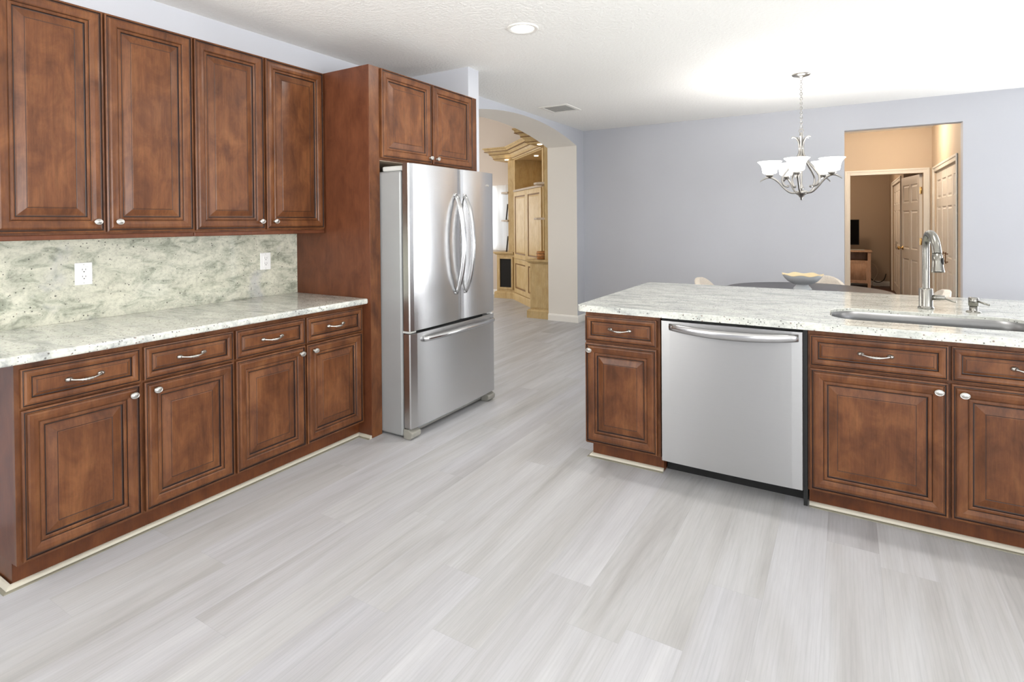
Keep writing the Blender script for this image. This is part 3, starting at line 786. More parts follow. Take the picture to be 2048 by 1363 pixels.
# soap dispenser
DX, DY = 0.526, 3.435
r = thing('soap_dispenser', 'small brushed nickel soap pump right of the faucet', 'soap dispenser', (DX, DY, CT1))
bm = B(); lathe(bm, [(0.029, CT1), (0.029, CT1+0.003), (0.026, CT1+0.006), (0.017, CT1+0.007), (0.0165, CT1+0.012), (0.0165, CT1+0.030)], (DX, DY, 0), 28); obj('base', bm, 'faucet_nickel', r)
bm = B(); lathe(bm, [(0.0165, CT1+0.030), (0.020, CT1+0.032), (0.020, CT1+0.068), (0.018, CT1+0.071), (0, CT1+0.072)], (DX, DY, 0), 28); obj('pump_head', bm, 'faucet_nickel', r)
bm = B(); tube(bm, [(DX+0.012, DY-0.006, CT1+0.056), (DX+0.03, DY-0.022, CT1+0.050), (DX+0.052, DY-0.042, CT1+0.043)], 0.0048, 12); obj('nozzle', bm, 'faucet_nickel', r)

# ---------------------------------------------------------------- dishwasher
r = thing('dishwasher', 'stainless dishwasher with a bowed bar handle between the peninsula cabinets', 'dishwasher', (-0.478, 3.1, 0))
bm = B(); box(bm, -0.806, -0.152, PY+0.01, 3.44, 0.10, 0.812); obj('tub', bm, 'black', r)
DX0, DX1, DYf = -0.801, -0.165, 2.772
pts = [(DX0, PY+0.008), (DX1, PY+0.008)]
n = 14; fp = []
for k in range(n+1):
    s = 1 - 2*k/n; fp.append(((DX0+DX1)/2 + s*(DX1-DX0)/2, DYf - 0.006*(1-s*s) + (0.008 if abs(s) > .999 else 0)))
fp.insert(1, (fp[0][0]-0.003, fp[0][1]-0.007)); fp.insert(-1, (fp[-1][0]+0.003, fp[-1][1]-0.007))
bm = B(); prism(bm, pts + fp, 'z', 0.092, 0.799); dd = obj('door', bm, 'steel_dw', r, loc=(-0.48, PY, 0.1))
# bar handle: a tall flat bar bowed outwards
bm = B(); rings = []
for k in range(25):
    s = -1 + 2*k/24; x = -0.470 + s*0.288; y = DYf - 0.004 - 0.048*(1-abs(s)**2.4); z = 0.772 - 0.010*(1-s*s)
    hh = 0.017 + 0.004*(1-s*s)
    rings.append([bm.verts.new((x, y+dy, z+dz)) for dy, dz in ((0.004, -hh), (-0.004, -hh*0.96), (-0.009, -hh*0.5), (-0.0105, 0), (-0.009, hh*0.5), (-0.004, hh*0.96), (0.004, hh), (0.007, 0))])
for a, b in zip(rings, rings[1:]):
    for k in range(8): f = bm.faces.new((a[k], a[(k+1) % 8], b[(k+1) % 8], b[k])); f.smooth = True
bm.faces.new(rings[0]); bm.faces.new(rings[-1][::-1])
for x in (-0.748, -0.192): box(bm, x-0.012, x+0.012, DYf-0.006, DYf+0.004, 0.758, 0.786)
obj('handle', bm, 'steel_handle', dd)
bm = B(); box(bm, -0.806, -0.152, 2.90, 2.94, 0.0, 0.10); obj('kick_plate', bm, 'black', r)
bm = B(); box(bm, -0.165, -0.149, PY-0.012, PY+0.01, 0.02, 0.808); obj('side_trim', bm, 'black', r)

# ---------------------------------------------------------------- ceiling fittings
for i, (x, y) in enumerate(CANS[:1]):
    r = thing('recessed_light', 'lit round recessed ceiling light with white trim ring', 'light', (x, y, CZ))
    bm = B(); lathe(bm, [(0.071, CZ-0.002), (0.074, CZ-0.006), (0.092, CZ-0.007), (0.098, CZ-0.003), (0.098, CZ+0.002), (0.071, CZ+0.002)], (x, y, 0), 40); obj('trim_ring', bm, 'trim', r)
    bm = B(); lathe(bm, [(0, CZ-0.003), (0.0705, CZ-0.003), (0.0705, CZ+0.001), (0, CZ+0.001)], (x, y, 0), 40); obj('lens', bm, 'lens', r)
r = thing('ceiling_vent', 'white square ceiling air vent with dark louvres in front of the arch', 'vent', (-2.57, 5.25, CZ))
bm = B()
vx0, vx1, vy0, vy1 = -2.735, -2.405, 5.075, 5.425
iv = 0.035
box(bm, vx0, vx1, vy0, vy0+iv, CZ-0.008, CZ+0.001); box(bm, vx0, vx1, vy1-iv, vy1, CZ-0.008, CZ+0.001)
box(bm, vx0, vx0+iv, vy0+iv, vy1-iv, CZ-0.008, CZ+0.001); box(bm, vx1-iv, vx1, vy0+iv, vy1-iv, CZ-0.008, CZ+0.001)
obj('frame', bm, 'trim', r, bevel=0.002)
bm = B(); box(bm, vx0+iv, vx1-iv, vy0+iv, vy1-iv, CZ-0.0008, CZ+0.001); obj('duct_opening', bm, 'black', r)
for k in range(8):
    y = vy0 + iv + (vy1-vy0-2*iv)*(k+0.5)/8
    bm = B(); prism(bm, [(y-0.008, CZ-0.0012), (y-0.008, CZ-0.0022), (y+0.006, CZ-0.0042), (y+0.006, CZ-0.0032)], 'x', vx0+iv, vx1-iv); obj('louvre', bm, 'grey_light', r)

# ---------------------------------------------------------------- chandelier
HXc, HYc = -0.313, 5.11
ch = thing('chandelier', 'lit brushed nickel chandelier with five white bell shades on a chain', 'chandelier', (HXc, HYc, CZ))
bm = B(); lathe(bm, [(0.070, CZ), (0.070, CZ-0.006), (0.062, CZ-0.014), (0.035, CZ-0.022), (0.012, CZ-0.028), (0.010, CZ-0.034), (0, CZ-0.034)], (HXc, HYc, 0), 36); obj('canopy', bm, 'nickel', ch)
bm = B()
z = CZ-0.030; k = 0
while z > 2.045:
    L = 0.026; pts = []
    a = 0 if k % 2 == 0 else PI/2
    for q in range(14):
        t_ = 2*PI*q/14; u = 0.009*math.cos(t_); w = (L/2)*math.sin(t_)
        pts.append((HXc + u*math.cos(a), HYc + u*math.sin(a), z - L/2 + w))
    tube(bm, pts, 0.0027, 6, closed=True); z -= 0.0195; k += 1
obj('chain', bm, 'nickel', ch)
bm = B(); tube(bm, [(HXc + 0.016*math.cos(2*PI*q/16), HYc, 2.028 + 0.016*math.sin(2*PI*q/16)) for q in range(16)], 0.0032, 8, closed=True); obj('hanging_loop', bm, 'nickel', ch)
bm = B(); lathe(bm, [(0.004, 2.015), (0.013, 2.008), (0.014, 1.99), (0.012, 1.96), (0.010, 1.915), (0.016, 1.905), (0.016, 1.895), (0.010, 1.885), (0.009, 1.75), (0.007, 1.60), (0.012, 1.575), (0.020, 1.565), (0.012, 1.552), (0.010, 1.54)], (HXc, HYc, 0), 24); obj('column', bm, 'nickel', ch)
bm = B(); lathe(bm, [(0.010, 1.545), (0.040, 1.535), (0.046, 1.524), (0.040, 1.512), (0.022, 1.500), (0.018, 1.490), (0.008, 1.480), (0.009, 1.468), (0, 1.460)], (HXc, HYc, 0), 28); obj('hub', bm, 'nickel', ch)
ANG = [-94 + 72*k for k in range(5)]
for a in ANG:
    a = math.radians(a); ca, sa = math.cos(a), math.sin(a)
    def RP(r_, z_): return (HXc + r_*ca, HYc + r_*sa, z_)
    bm = B(); pp = catmull([RP(0.03, 1.522), RP(0.08, 1.525), RP(0.125, 1.560), RP(0.175, 1.618), RP(0.220, 1.650), RP(0.260, 1.652), RP(0.300, 1.630), RP(0.310, 1.618)], 6)
    tube(bm, pp, [0.0075 if i < 30 else 0.0075 - 0.0004*(i-30) for i in range(len(pp))], 8); arm = obj('arm', bm, 'nickel', ch)
    bm = B(); c = RP(0.237, 0)
    lathe(bm, [(0.006, 1.648), (0.018, 1.657), (0.030, 1.668), (0.030, 1.676), (0.020, 1.680), (0, 1.680)], (c[0], c[1], 0), 22); obj('cup', bm, 'nickel', arm)
    bm = B(); prof = [(q*0.95, 1.683 + (zz-1.679)*0.78) for q, zz in ((0.030, 1.679), (0.050, 1.683), (0.058, 1.694), (0.061, 1.718), (0.064, 1.744), (0.071, 1.770), (0.084, 1.792), (0.097, 1.806), (0.099, 1.811))]
    inner = [(q-0.004, zz) for q, zz in prof[::-1]]; inner[-1] = (0.024, 1.688)
    lathe(bm, prof + inner, (c[0], c[1], 0), 30)
    obj('shade', bm, 'shade', ch)
    point('chandelier_bulb', (c[0], c[1], 1.752), 4.8, (1.0, 0.975, 0.94), 0.03)
    # pear-shaped inner scroll
    bm = B(); pp = catmull([RP(0.014, 1.90), RP(0.018, 1.84), RP(0.06, 1.765), RP(0.118, 1.69), RP(0.142, 1.64), RP(0.130, 1.59), RP(0.10, 1.575), RP(0.096, 1.588)], 6)
    tube(bm, pp, 0.008, 8, flat=1.2); obj('scroll', bm, 'nickel', ch)
    bm = B(); pp = catmull([RP(0.012, 1.88), RP(0.018, 1.93), RP(0.036, 1.968), RP(0.062, 1.980), RP(0.074, 1.972)], 6)
    tube(bm, pp, [0.0085 - 0.0002*i for i in range(len(pp))], 8, flat=1.3); obj('leaf', bm, 'nickel', ch)

# ---------------------------------------------------------------- dining set
TX, TY, TZ = -0.302, 5.345, 0.70
r = thing('dining_table', 'round dark charcoal dining table behind the peninsula', 'table', (TX, TY, 0))
bm = B(); lathe(bm, [(0, TZ-0.030), (0.622, TZ-0.030), (0.642, TZ-0.018), (0.646, TZ-0.006), (0.640, TZ), (0, TZ)], (TX, TY, 0), 80, smooth=False); obj('tabletop', bm, 'table', r)
bm = B(); lathe(bm, [(0.30, 0), (0.30, 0.02), (0.10, 0.05), (0.06, 0.12), (0.055, 0.5), (0.09, 0.64), (0.25, TZ-0.0305)], (TX, TY, 0), 40); obj('pedestal', bm, 'table_leg', r)
# footed bowl
BX, BY = -0.325, 5.40
r = thing('footed_bowl', 'pale grey footed bowl with wavy rim on the dining table', 'bowl', (BX, BY, TZ))
bm = B(); seg = 48
def bowl_ring(rad, zz, wav):
    out_ = []
    for k in range(seg):
        a = 2*PI*k/seg; w = math.sin(a*7)
        out_.append(bm.verts.new((BX + (rad + wav*0.006*w)*math.cos(a), BY + (rad + wav*0.006*w)*math.sin(a), zz + wav*0.0055*w)))
    return out_
ro = [bowl_ring(*q) for q in ((0.045, 0.742, 0), (0.075, 0.748, 0), (0.115, 0.770, 0.1), (0.142, 0.797, 0.5), (0.158, 0.824, 1.0), (0.160, 0.830, 1), (0.154, 0.828, 1.0), (0.136, 0.800, 0.5), (0.108, 0.776, 0.1), (0.06, 0.757, 0))]
for i, (a, b) in enumerate(zip(ro, ro[1:])):
    for k in range(seg):
        f = bm.faces.new((a[k], a[(k+1) % seg], b[(k+1) % seg], b[k])); f.smooth = True; f.material_index = 0 if i < 4 else 1
f = bm.faces.new(ro[-1]); f.material_index = 1
bm.faces.new(ro[0][::-1])
obj('bowl', bm, ['ceramic', 'ceramic_in'], r)
bm = B(); lathe(bm, [(0.074, TZ), (0.074, TZ+0.005), (0.062, TZ+0.020), (0.050, TZ+0.034), (0.046, 0.7425), (0.05, 0.745)], (BX, BY, 0), 40); obj('foot', bm, 'ceramic', r)

def chair(x, y, ang, label):
    """x,y = seat centre; ang = direction the sitter faces (deg)"""
    r = thing('dining_chair', label, 'chair', (x, y, 0), 'cream upholstered chairs round the dining table')
    a = math.radians(ang); F = Vector((math.cos(a), math.sin(a), 0)); S = Vector((-F.y, F.x, 0)); c = Vector((x, y, 0))
    # curved back shell
    bm = B(); g = []
    nu, nv = 16, 7
    for j in range(nv+1):
        v_ = j/nv; row = []
        for i in range(nu+1):
            u_ = -1 + 2*i/nu; th = u_*math.radians(74)
            h = 0.37*(1 - 0.72*abs(u_)**2.2)
            R_ = 0.225 + 0.03*v_
            p = c - F*(R_*math.cos(th) - 0.02) + S*(R_*math.sin(th)); p.z = 0.385 + h*v_
            row.append(bm.verts.new(p))
        g.append(row)
    for j in range(nv):
        for i in range(nu):
            f = bm.faces.new((g[j][i], g[j][i+1], g[j+1][i+1], g[j+1][i])); f.smooth = True
    obj('backrest', bm, 'cream_fabric', r, solid=0.05, bevel=0.018, segs=3)
    bm = B(); lathe(bm, [(0, 0.36), (0.17, 0.36), (0.205, 0.375), (0.215, 0.40), (0.20, 0.425), (0.15, 0.437), (0, 0.44)], c, 32); obj('seat', bm, 'cream_fabric', r)
    for sf in (-1, 1):
        for ss in (-1, 1):
            p0 = c + F*(0.12*sf) + S*(0.12*ss); p1 = c + F*(0.17*sf) + S*(0.17*ss)
            bm = B(); tube(bm, [(p1.x, p1.y, 0.0), (p0.x, p0.y, 0.365)], [0.009, 0.014], 10); obj('leg', bm, 'table_leg', r)
chair(-0.985, 5.47, -8, 'cream upholstered chair left of the dining table, only its rounded back showing')
chair(-0.205, 6.02, -94, 'cream upholstered chair behind the dining table, its back peeking past the bowl')
chair(0.43, 5.36, 183, 'cream upholstered chair right of the dining table, showing just behind the faucet handle')

# ---------------------------------------------------------------- hall: casings, bifold doors, open door
def casing(name, axis, c, side, u0, u1, zt, w=0.066, mat='trim'):
    """three-sided door casing on a wall face; side = direction it sticks out"""
    bm = B(); d0, d1, d2 = c, c + side*0.010, c + side*0.018
    def bb(a0, a1, b0, b1, e0, e1):
        if axis == 'y': box(bm, e0, e1, a0, a1, b0, b1)
        else: box(bm, a0, a1, e0, e1, b0, b1)
    for e1, k0, k1 in ((d1, 0, w), (d2, w*0.62, w)):
        bb(u0-k1, u0-k0, 0, zt+k1, d0, e1); bb(u1+k0, u1+k1, 0, zt+k1, d0, e1); bb(u0-k0, u1+k0, zt+k0, zt+k1, d0, e1)
    return struct(name, bm, mat, bevel=0.003)
casing('trim_4', 'x', HY, -1, 0.05, 0.868, 1.905)
casing('trim_5', 'y', HX, -1, 7.10, 8.74, 1.89)
casing('trim_6', 'y', SX, -1, 10.4, 12.2, 1.90)

def six_panel(name, P0, P1, zt, n_cols, rows, parent=None, th=0.034, flip=1, mat='door_white'):
    """door leaf from plan point P0 to P1 with moulded recessed panels on both faces; rows = [(z0,z1)]"""
    P0 = Vector((P0[0], P0[1], 0)); P1 = Vector((P1[0], P1[1], 0)); U = (P1-P0); w = U.length; U.normalize(); N = Vector((U.y, -U.x, 0))*flip
    bm = B(); st = 0.075 if n_cols == 2 else 0.055
    cols = []
    cw = (w - st*(n_cols+1))/n_cols
    for i in range(n_cols): cols.append((st + i*(cw+st), st + i*(cw+st) + cw))
    us = sorted({0, w, *[c for q in cols for c in q]}); zs = sorted({0.01, zt, *[c for q in rows for c in q]})
    for s in (1, -1):
        n_ = N*s*th/2
        def V(u, z, d=0): return bm.verts.new(P0 + U*u + Vector((0, 0, z)) + n_ - N*s*d)
        for i in range(len(us)-1):
            for j in range(len(zs)-1):
                u0, u1, z0, z1 = us[i], us[i+1], zs[j], zs[j+1]
                if (u0, u1) in cols and (z0, z1) in rows:
                    prev = [V(u0, z0), V(u1, z0), V(u1, z1), V(u0, z1)]
                    for ins, d in ((0.008, 0.009), (0.020, 0.010), (0.036, 0.003)):
                        cur = [V(u0+ins, z0+ins, d), V(u1-ins, z0+ins, d), V(u1-ins, z1-ins, d), V(u0+ins, z1-ins, d)]
                        for k in range(4): bm.faces.new((prev[k], prev[(k+1) % 4], cur[(k+1) % 4], cur[k]))
                        prev = cur
                    bm.faces.new(prev)
                else: bm.faces.new((V(u0, z0), V(u1, z0), V(u1, z1), V(u0, z1)))
    # edges
    for (u0, z0, u1, z1) in ((0, 0.01, w, 0.01), (w, 0.01, w, zt), (w, zt, 0, zt), (0, zt, 0, 0.01)):
        q = [P0 + U*u0 + Vector((0, 0, z0)) + N*th/2, P0 + U*u1 + Vector((0, 0, z1)) + N*th/2, P0 + U*u1 + Vector((0, 0, z1)) - N*th/2, P0 + U*u0 + Vector((0, 0, z0)) - N*th/2]
        bm.faces.new([bm.verts.new(p) for p in q])
    bmesh.ops.remove_doubles(bm, verts=bm.verts[:], dist=1e-5)
    return struct(name, bm, mat, parent) if parent is None else obj(name, bm, mat, parent)
ROWS = [(0.16, 0.72), (0.86, 1.45), (1.55, 1.78)]
ROWS6 = [(0.18, 0.74), (0.88, 1.42), (1.53, 1.78)]
# bifold pair on the hall's right wall: two leaves each side
def bifold(n, X, y0, y1, zt, pulls, depth=0.045, metal='bronze'):
    root = B(); box(root, X+0.02, X+depth+0.02, y0, y1, zt-0.012, zt)   # head track
    d = struct('door_%d' % n, root, 'trim')
    w = (y1-y0)/4
    for k in range(4):
        lf = six_panel('door_leaf', (X+depth*0.8, y0+k*w+0.002), (X+depth*0.8, y0+(k+1)*w-0.002), zt-0.014, 1, ROWS, d)
        if k in pulls:
            y = y0 + (k + pulls[k])*w
            bm = B()
            xf = X + depth*0.8 - 0.017
            for dz in (-0.045, 0.045): lathe(bm, [(0.008, 0), (0.006, 0.006), (0.004, 0.02)], (xf, y, 0.86+dz), 10, frame=(Vector((0,1,0)), Vector((0,0,1)), Vector((-1,0,0))))
            tube(bm, catmull([(xf-0.018, y, 0.795), (xf-0.024, y, 0.83), (xf-0.022, y, 0.86), (xf-0.024, y, 0.89), (xf-0.018, y, 0.925)], 4), 0.005, 8)
            obj('pull', bm, metal, lf)
bifold(1, HX, 7.10, 8.74, 1.89, {1: 0.78, 2: 0.22})
bifold(3, SX, 10.4, 12.2, 1.90, {1: 0.8, 2: 0.2}, metal='nickel_bright')
# the open study door
hA = Vector((0.852, 9.115)); hB = Vector((0.708, 9.86))
dU = (hB-hA).normalized(); dN = Vector((dU.y, -dU.x))   # right of travel
d2 = six_panel('door_2', hA, hB, 1.895, 2, ROWS6)
kp = hB - dU*0.07
for s in (1, -1):
    fN = Vector((dN.x*s, dN.y*s, 0)); fU = Vector((dU.x, dU.y, 0))
    bm = B(); lathe(bm, [(0.028, 0.0175), (0.027, 0.023), (0.012, 0.026), (0.010, 0.048), (0.020, 0.054), (0.026, 0.066), (0.022, 0.078), (0, 0.082)], (kp.x, kp.y, 0.885), 20, frame=(fU, Vector((0, 0, 1)), fN)); obj('door_knob', bm, 'brass', d2)
for z in (0.22, 1.0, 1.68):
    bm = B(); tube(bm, [(hA.x+0.004, hA.y-0.012, z-0.045), (hA.x+0.004, hA.y-0.012, z+0.045)], 0.007, 10); box(bm, hA.x-0.014, hA.x+0.012, hA.y-0.006, hA.y+0.002, z-0.045, z+0.045); obj('hinge', bm, 'brass', d2)
# hall ceiling light
LX, LY = 0.455, 7.95
r = thing('hall_light', 'lit flush glass ceiling light just visible under the hall opening', 'light', (LX, LY, CZ))
bm = B(); lathe(bm, [(0.10, CZ), (0.10, CZ-0.02), (0.085, CZ-0.026)], (LX, LY, 0), 32); obj('canopy', bm, 'trim', r)
bm = B(); lathe(bm, [(0.085, CZ-0.026), (0.125, CZ-0.038), (0.120, CZ-0.060), (0.085, CZ-0.088), (0.040, CZ-0.110), (0, CZ-0.114)], (LX, LY, 0), 32); obj('glass_shade', bm, 'hall_lens', r)
point('hall_bulb', (LX, LY, CZ-0.20), 20, (1.0, 0.80, 0.60), 0.09)

# ---------------------------------------------------------------- study: cabinet, monitor, cords
r = thing('wicker_front_cabinet', 'honey wood cabinet with open cubby and ribbed door under the monitor', 'cabinet', (0.05, 12.55, 0))
cx0, cx1, cy0, cy1, cz = -0.42, 0.395, 12.30, 12.80, 0.715
bm = B(); box(bm, cx0, cx0+0.03, cy0, cy1, 0.03, cz-0.03); box(bm, cx1-0.05, cx1, cy0, cy1, 0.03, cz-0.03); box(bm, cx0+0.03, cx1-0.05, cy1-0.02, cy1, 0.1, cz-0.03)
box(bm, cx0+0.03, cx1-0.05, cy0, cy1-0.02, 0.49, 0.525); box(bm, cx0+0.03, cx1-0.05, cy0+0.01, cy1-0.02, 0.10, 0.13)
obj('frame', bm, 'wicker_cabinet', r)
bm = B(); box(bm, cx0-0.02, cx1+0.02, cy0-0.02, cy1, cz-0.03, cz); obj('top', bm, 'wicker_cabinet', r, bevel=0.005)
bm = B(); box(bm, cx0+0.03, cx1-0.05, cy0+0.004, cy0+0.02, 0.13, 0.49); k = cx0+0.05
while k < cx1-0.07: tube(bm, [(k, cy0+0.004, 0.16), (k, cy0+0.004, 0.46)], 0.006, 6); k += 0.018
obj('ribbed_door', bm, 'wicker_cabinet', r)
for x in (cx0, cx1-0.05):
    bm = B(); box(bm, x, x+0.05, cy0, cy0+0.05, 0.0, 0.03); obj('foot', bm, 'wicker_cabinet', r)
r = thing('monitor', 'black flat monitor on the honey wood cabinet in the study', 'monitor', (-0.08, 12.5, cz))
bm = B(); box(bm, -0.38, 0.215, 12.46, 12.50, 0.815, 1.30); obj('bezel', bm, 'black', r, bevel=0.006)
bm = B(); box(bm, -0.365, 0.203, 12.457, 12.461, 0.83, 1.29); obj('screen', bm, 'screen', r)
bm = B(); box(bm, -0.25, 0.30, 12.40, 12.62, cz, cz+0.012); box(bm, -0.12, -0.04, 12.49, 12.52, cz+0.012, 0.95); obj('stand', bm, 'grey_light', r, bevel=0.004)
bm = B(); tube(bm, catmull([(0.42, 12.9, 0.45), (0.50, 12.85, 0.38), (0.52, 12.8, 0.26), (0.45, 12.75, 0.12), (0.43, 12.7, 0.03), (0.55, 12.75, 0.01)], 8), 0.006, 8)
tag(obj('power_cord', bm, 'cord_white', loc=(0.45, 12.8, 0)), 'pale cable looping down the study wall beside the cabinet', 'cord')
bm = B(); tube(bm, catmull([(0.40, 12.82, 0.16), (0.48, 12.85, 0.09), (0.56, 12.88, 0.08), (0.63, 12.92, 0.13), (0.665, 12.985, 0.24)], 8), 0.008, 8)
tag(obj('power_cord', bm, 'black', loc=(0.5, 12.9, 0)), 'black cable running to the plug by the study corner', 'cord')
point('study_lamp', (-0.3, 11.2, 2.2), 20.0, (1.0, 0.78, 0.58), 0.12)

# ---------------------------------------------------------------- family room beyond the arch
hu = thing('corner_hutch', 'tall pale golden wood corner entertainment unit seen through the arch', 'hutch', (-4.3, 7.7, 0))
A = Vector((-4.82, 8.05)); Bq = Vector((-3.69, 6.99)); D = (Bq-A).normalized(); DN = Vector((D.y, -D.x))   # out of the diagonal face
# lower carcass footprint and kick
foot = [(-5.17, 8.40), (-5.17, 8.05), tuple(A), tuple(Bq), (-3.69, 6.58), (-3.385, 6.58), (-3.385, 8.40)]
bm = B(); quadbox(bm, foot, 0.10, 0.752); obj('lower_carcass', bm, 'hutch', hu)
plan = [(-5.17, 8.395), (-5.17, 8.05), tuple(A), tuple(Bq), (-3.69, 6.58), (-3.387, 6.58)]
bm = B(); sweep(bm, plan, [(-0.02, 0), (0.035, 0), (0.035, 0.095), (0.02, 0.115), (-0.02, 0.115)]); obj('plinth', bm, 'hutch', hu)
for seg_ in (plan[:3], plan[3:]):
    bm = B(); sweep(bm, seg_, [(-0.02, 0.742), (0.012, 0.742), (0.030, 0.760), (0.045, 0.768), (0.045, 0.792), (-0.02, 0.792)]); obj('ledge', bm, 'hutch', hu)
bm = B(); quadbox(bm, [(-5.17, 8.40), (-5.17, 8.05), tuple(A), (-4.82, 8.40)], 0.752, 0.79); obj('ledge_top', bm, 'hutch', hu)
bm = B(); quadbox(bm, [(-3.385, 6.99), (-3.69, 6.99), (-3.69, 6.58), (-3.385, 6.58)], 0.752, 0.79); obj('ledge_top', bm, 'hutch', hu)
# speaker panel on the left section
bm = B()
for a in ((-5.135, -5.10, 0.155, 0.71), (-4.875, -4.84, 0.155, 0.71), (-5.10, -4.875, 0.155, 0.19), (-5.10, -4.875, 0.675, 0.71)): box(bm, a[0], a[1], 8.03, 8.055, a[2], a[3])
obj('speaker_frame', bm, 'hutch', hu, bevel=0.004)
bm = B(); box(bm, -5.10, -4.875, 8.042, 8.055, 0.19, 0.675); obj('speaker_cloth', bm, 'black_cloth', hu)
# diagonal section: upper carcass, doors, niche
def onD(u, o=0.0): q = A + D*u + DN*o; return (q.x, q.y)
LD = (Bq-A).length
back = 0.42
bm = B()
quadbox(bm, [onD(0, 0), onD(0.07, 0), onD(0.07, -0.5), onD(0, -0.05)], 0.752, 2.36)
quadbox(bm, [onD(LD-0.07, 0), onD(LD, 0), onD(LD, -0.05), onD(LD-0.07, -0.5)], 0.752, 2.36)
quadbox(bm, [onD(0.07, -0.48), onD(LD-0.07, -0.48), onD(LD-0.07, -0.5), onD(0.07, -0.5)], 0.752, 2.36)
quadbox(bm, [onD(0.07, 0), onD(LD-0.07, 0), onD(LD-0.07, -0.48), onD(0.07, -0.48)], 1.80, 1.83)
quadbox(bm, [onD(0.07, 0), onD(LD-0.07, 0), onD(LD-0.07, -0.48), onD(0.07, -0.48)], 2.34, 2.36)
obj('upper_carcass', bm, 'hutch', hu)
bm = B(); quadbox(bm, [onD(0.03, 0.02), onD(LD-0.03, 0.02), onD(LD-0.03, 0), onD(0.03, 0)], 1.808, 1.842); obj('niche_shelf_edge', bm, 'hutch_trim', hu, bevel=0.005)
def hdoor(u0, u1, z0, z1, rail=0.055):
    bm = B(); O = Vector((*onD(u0, 0.001), z0)); U = Vector((D.x, D.y, 0)); N = Vector((DN.x, DN.y, 0))
    prof = [(0, 0, 0), (0, 0.018, 0), (0.004, 0.020, 0), (rail, 0.020, 1), (rail+0.012, 0.009, 1), (rail+0.022, 0.009, 0), (rail+0.045, 0.015, 0)]
    panel_front(bm, O, U, (0, 0, 1), N, u1-u0, z1-z0, prof); return obj('door', bm, ['hutch', 'hutch_glaze'], hu)
h2 = LD/2
for u0, u1 in ((0.06, h2-0.003), (h2+0.003, LD-0.06)):
    hdoor(u0, u1, 0.70, 1.80, 0.07); hdoor(u0, u1, 0.13, 0.688, 0.07)
# left open shelves and post
bm = B(); box(bm, -4.945, -4.815, 8.07, 8.40, 0.79, 2.36); obj('post', bm, 'hutch', hu)
for z in (1.79, 1.31):
    bm = B(); quadbox(bm, [(-4.945, 8.40), (-5.14, 8.40), (-5.155, 8.30), (-5.13, 8.14), (-5.04, 8.07), (-4.945, 8.05)], z, z+0.03); obj('shelf', bm, 'hutch_trim', hu, bevel=0.005)
    bm = B(); quadbox(bm, [(-3.46, 6.60), (-3.60, 6.61), (-3.68, 6.68), (-3.70, 6.80), (-3.66, 6.95), (-3.46, 6.97)], z+0.02, z+0.05); obj('shelf', bm, 'hutch_trim', hu, bevel=0.005)
# right section: end board and back board
bm = B(); box(bm, -3.462, -3.388, 6.58, 7.05, 0.79, 2.36); box(bm, -3.62, -3.462, 6.98, 7.02, 0.79, 2.36); obj('post', bm, 'hutch', hu)
bm = B(); box(bm, -3.665, -3.40, 6.574, 6.582, 0.14, 0.735); obj('end_panel', bm, 'hutch', hu, bevel=0.003)
# crown
bm = B(); sweep(bm, plan, [(-0.30, 2.36), (0.02, 2.36), (0.035, 2.385), (0.05, 2.42), (0.085, 2.455), (0.10, 2.485), (0.145, 2.505), (0.15, 2.535), (0.17, 2.545), (0.17, 2.565), (-0.02, 2.565), (-0.02, 2.38), (-0.30, 2.38)])
obj('crown', bm, 'hutch', hu)
for o_, z_ in ((0.036, 2.383), (0.086, 2.452), (0.147, 2.500)):
    bm = B(); sweep(bm, plan, [(o_-0.02, z_-0.005), (o_+0.003, z_-0.005), (o_+0.006, z_+0.005), (o_-0.02, z_+0.005)]); obj('glaze_line', bm, 'hutch_glaze', hu)
for p in ((-4.92, 7.99), (-3.57, 6.66), onD(LD*0.5, -0.15)):
    zz = 2.36 if p[1] != onD(LD*0.5, -0.15)[1] else 2.34
    bm = B(); lathe(bm, [(0.035, zz), (0.035, zz-0.008), (0.028, zz-0.011), (0, zz-0.011)], (p[0], p[1], 0), 20); obj('puck_light', bm, 'puck', hu)
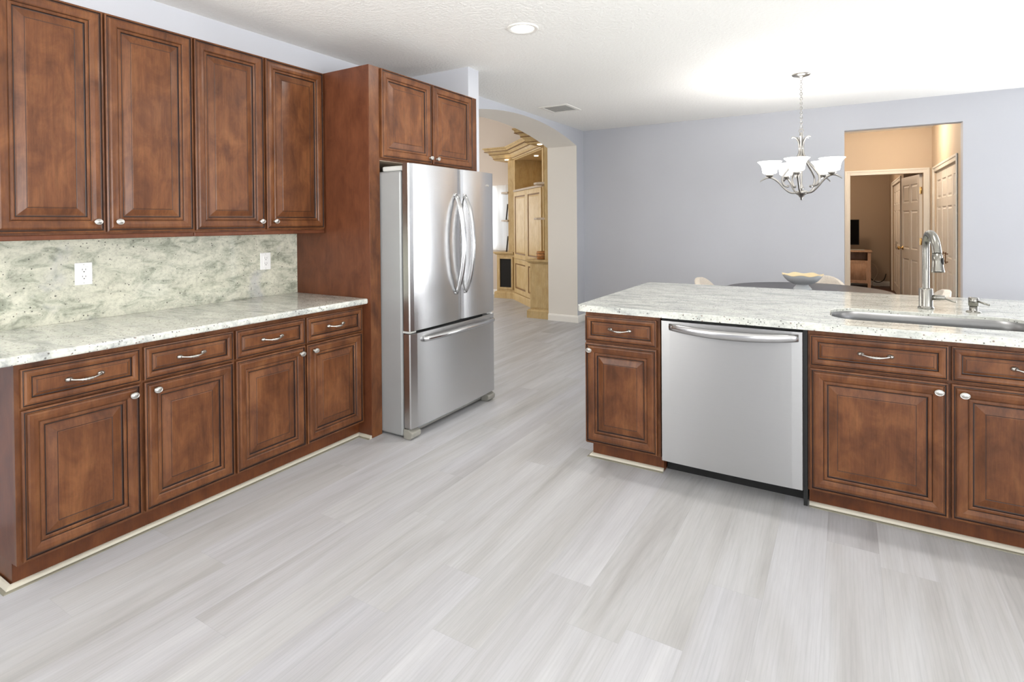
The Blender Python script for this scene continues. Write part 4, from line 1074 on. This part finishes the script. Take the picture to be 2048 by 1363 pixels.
area('hutch_puck', (-4.27, 7.62, 2.30), (-4.27, 7.62, 0), 0.06, 0.06, 0.9, (1.0, 0.82, 0.55), 'DISK')
# basket on the right ledge
r = thing('basket', 'small brown woven basket on the hutch ledge', 'basket', (-3.55, 6.68, 0.79))
bm = B(); lathe(bm, [(0.070, 0.792), (0.080, 0.83), (0.082, 0.875), (0.078, 0.90), (0.072, 0.90), (0.074, 0.84), (0.066, 0.80), (0, 0.80)], (-3.55, 6.68, 0), 28); obj('body', bm, 'basket', r)
for z in (0.83, 0.872):
    bm = B(); tube(bm, [(-3.55 + 0.083*math.cos(2*PI*q/28), 6.68 + 0.083*math.sin(2*PI*q/28), z) for q in range(28)], 0.005, 6, closed=True); obj('woven_band', bm, 'hutch_glaze', r)
# leaning frames on the left section
for z0, lab in ((0.792, 'thin dark picture frame leaning on the lower ledge of the hutch'), (1.342, 'thin dark picture frame leaning on the middle shelf of the hutch')):
    bm = B()
    for s in (0, 1):
        pass
    b = [(-4.995, 8.08), (-4.990, 8.10)]
    vs = []
    for (x, y) in b:
        for dz, dx in ((0, 0), (0.27, 0.035)):
            vs.append((x+dx, y, z0+dz))
    q = [bm.verts.new(v) for v in (vs[0], vs[2], vs[3], vs[1])]; q2 = [bm.verts.new((v.co.x-0.012, v.co.y, v.co.z)) for v in q]
    bm.faces.new(q); bm.faces.new(q2[::-1])
    for k in range(4): bm.faces.new((q[k], q2[k], q2[(k+1) % 4], q[(k+1) % 4]))
    tag(obj('picture_frame', bm, 'table_leg', loc=(-4.98, 8.2, z0)), lab, 'picture frame')
# curtain in front of the family-room window
bm = B(); prev = None; n = 90
for k in range(n+1):
    x = -6.95 + 1.98*k/n; y = 8.345 + 0.018*math.sin(k*0.9) + 0.008*math.sin(k*0.37)
    cur = (bm.verts.new((x, y, 0.80)), bm.verts.new((x, y, 1.96)))
    if prev:
        f = bm.faces.new((prev[0], cur[0], cur[1], prev[1])); f.smooth = True
    prev = cur
tag(obj('sheer_curtain', bm, 'sheer', loc=(-5.96, 8.35, 0.74)), 'white sheer curtain over the bright family-room window beside the hutch', 'curtain')
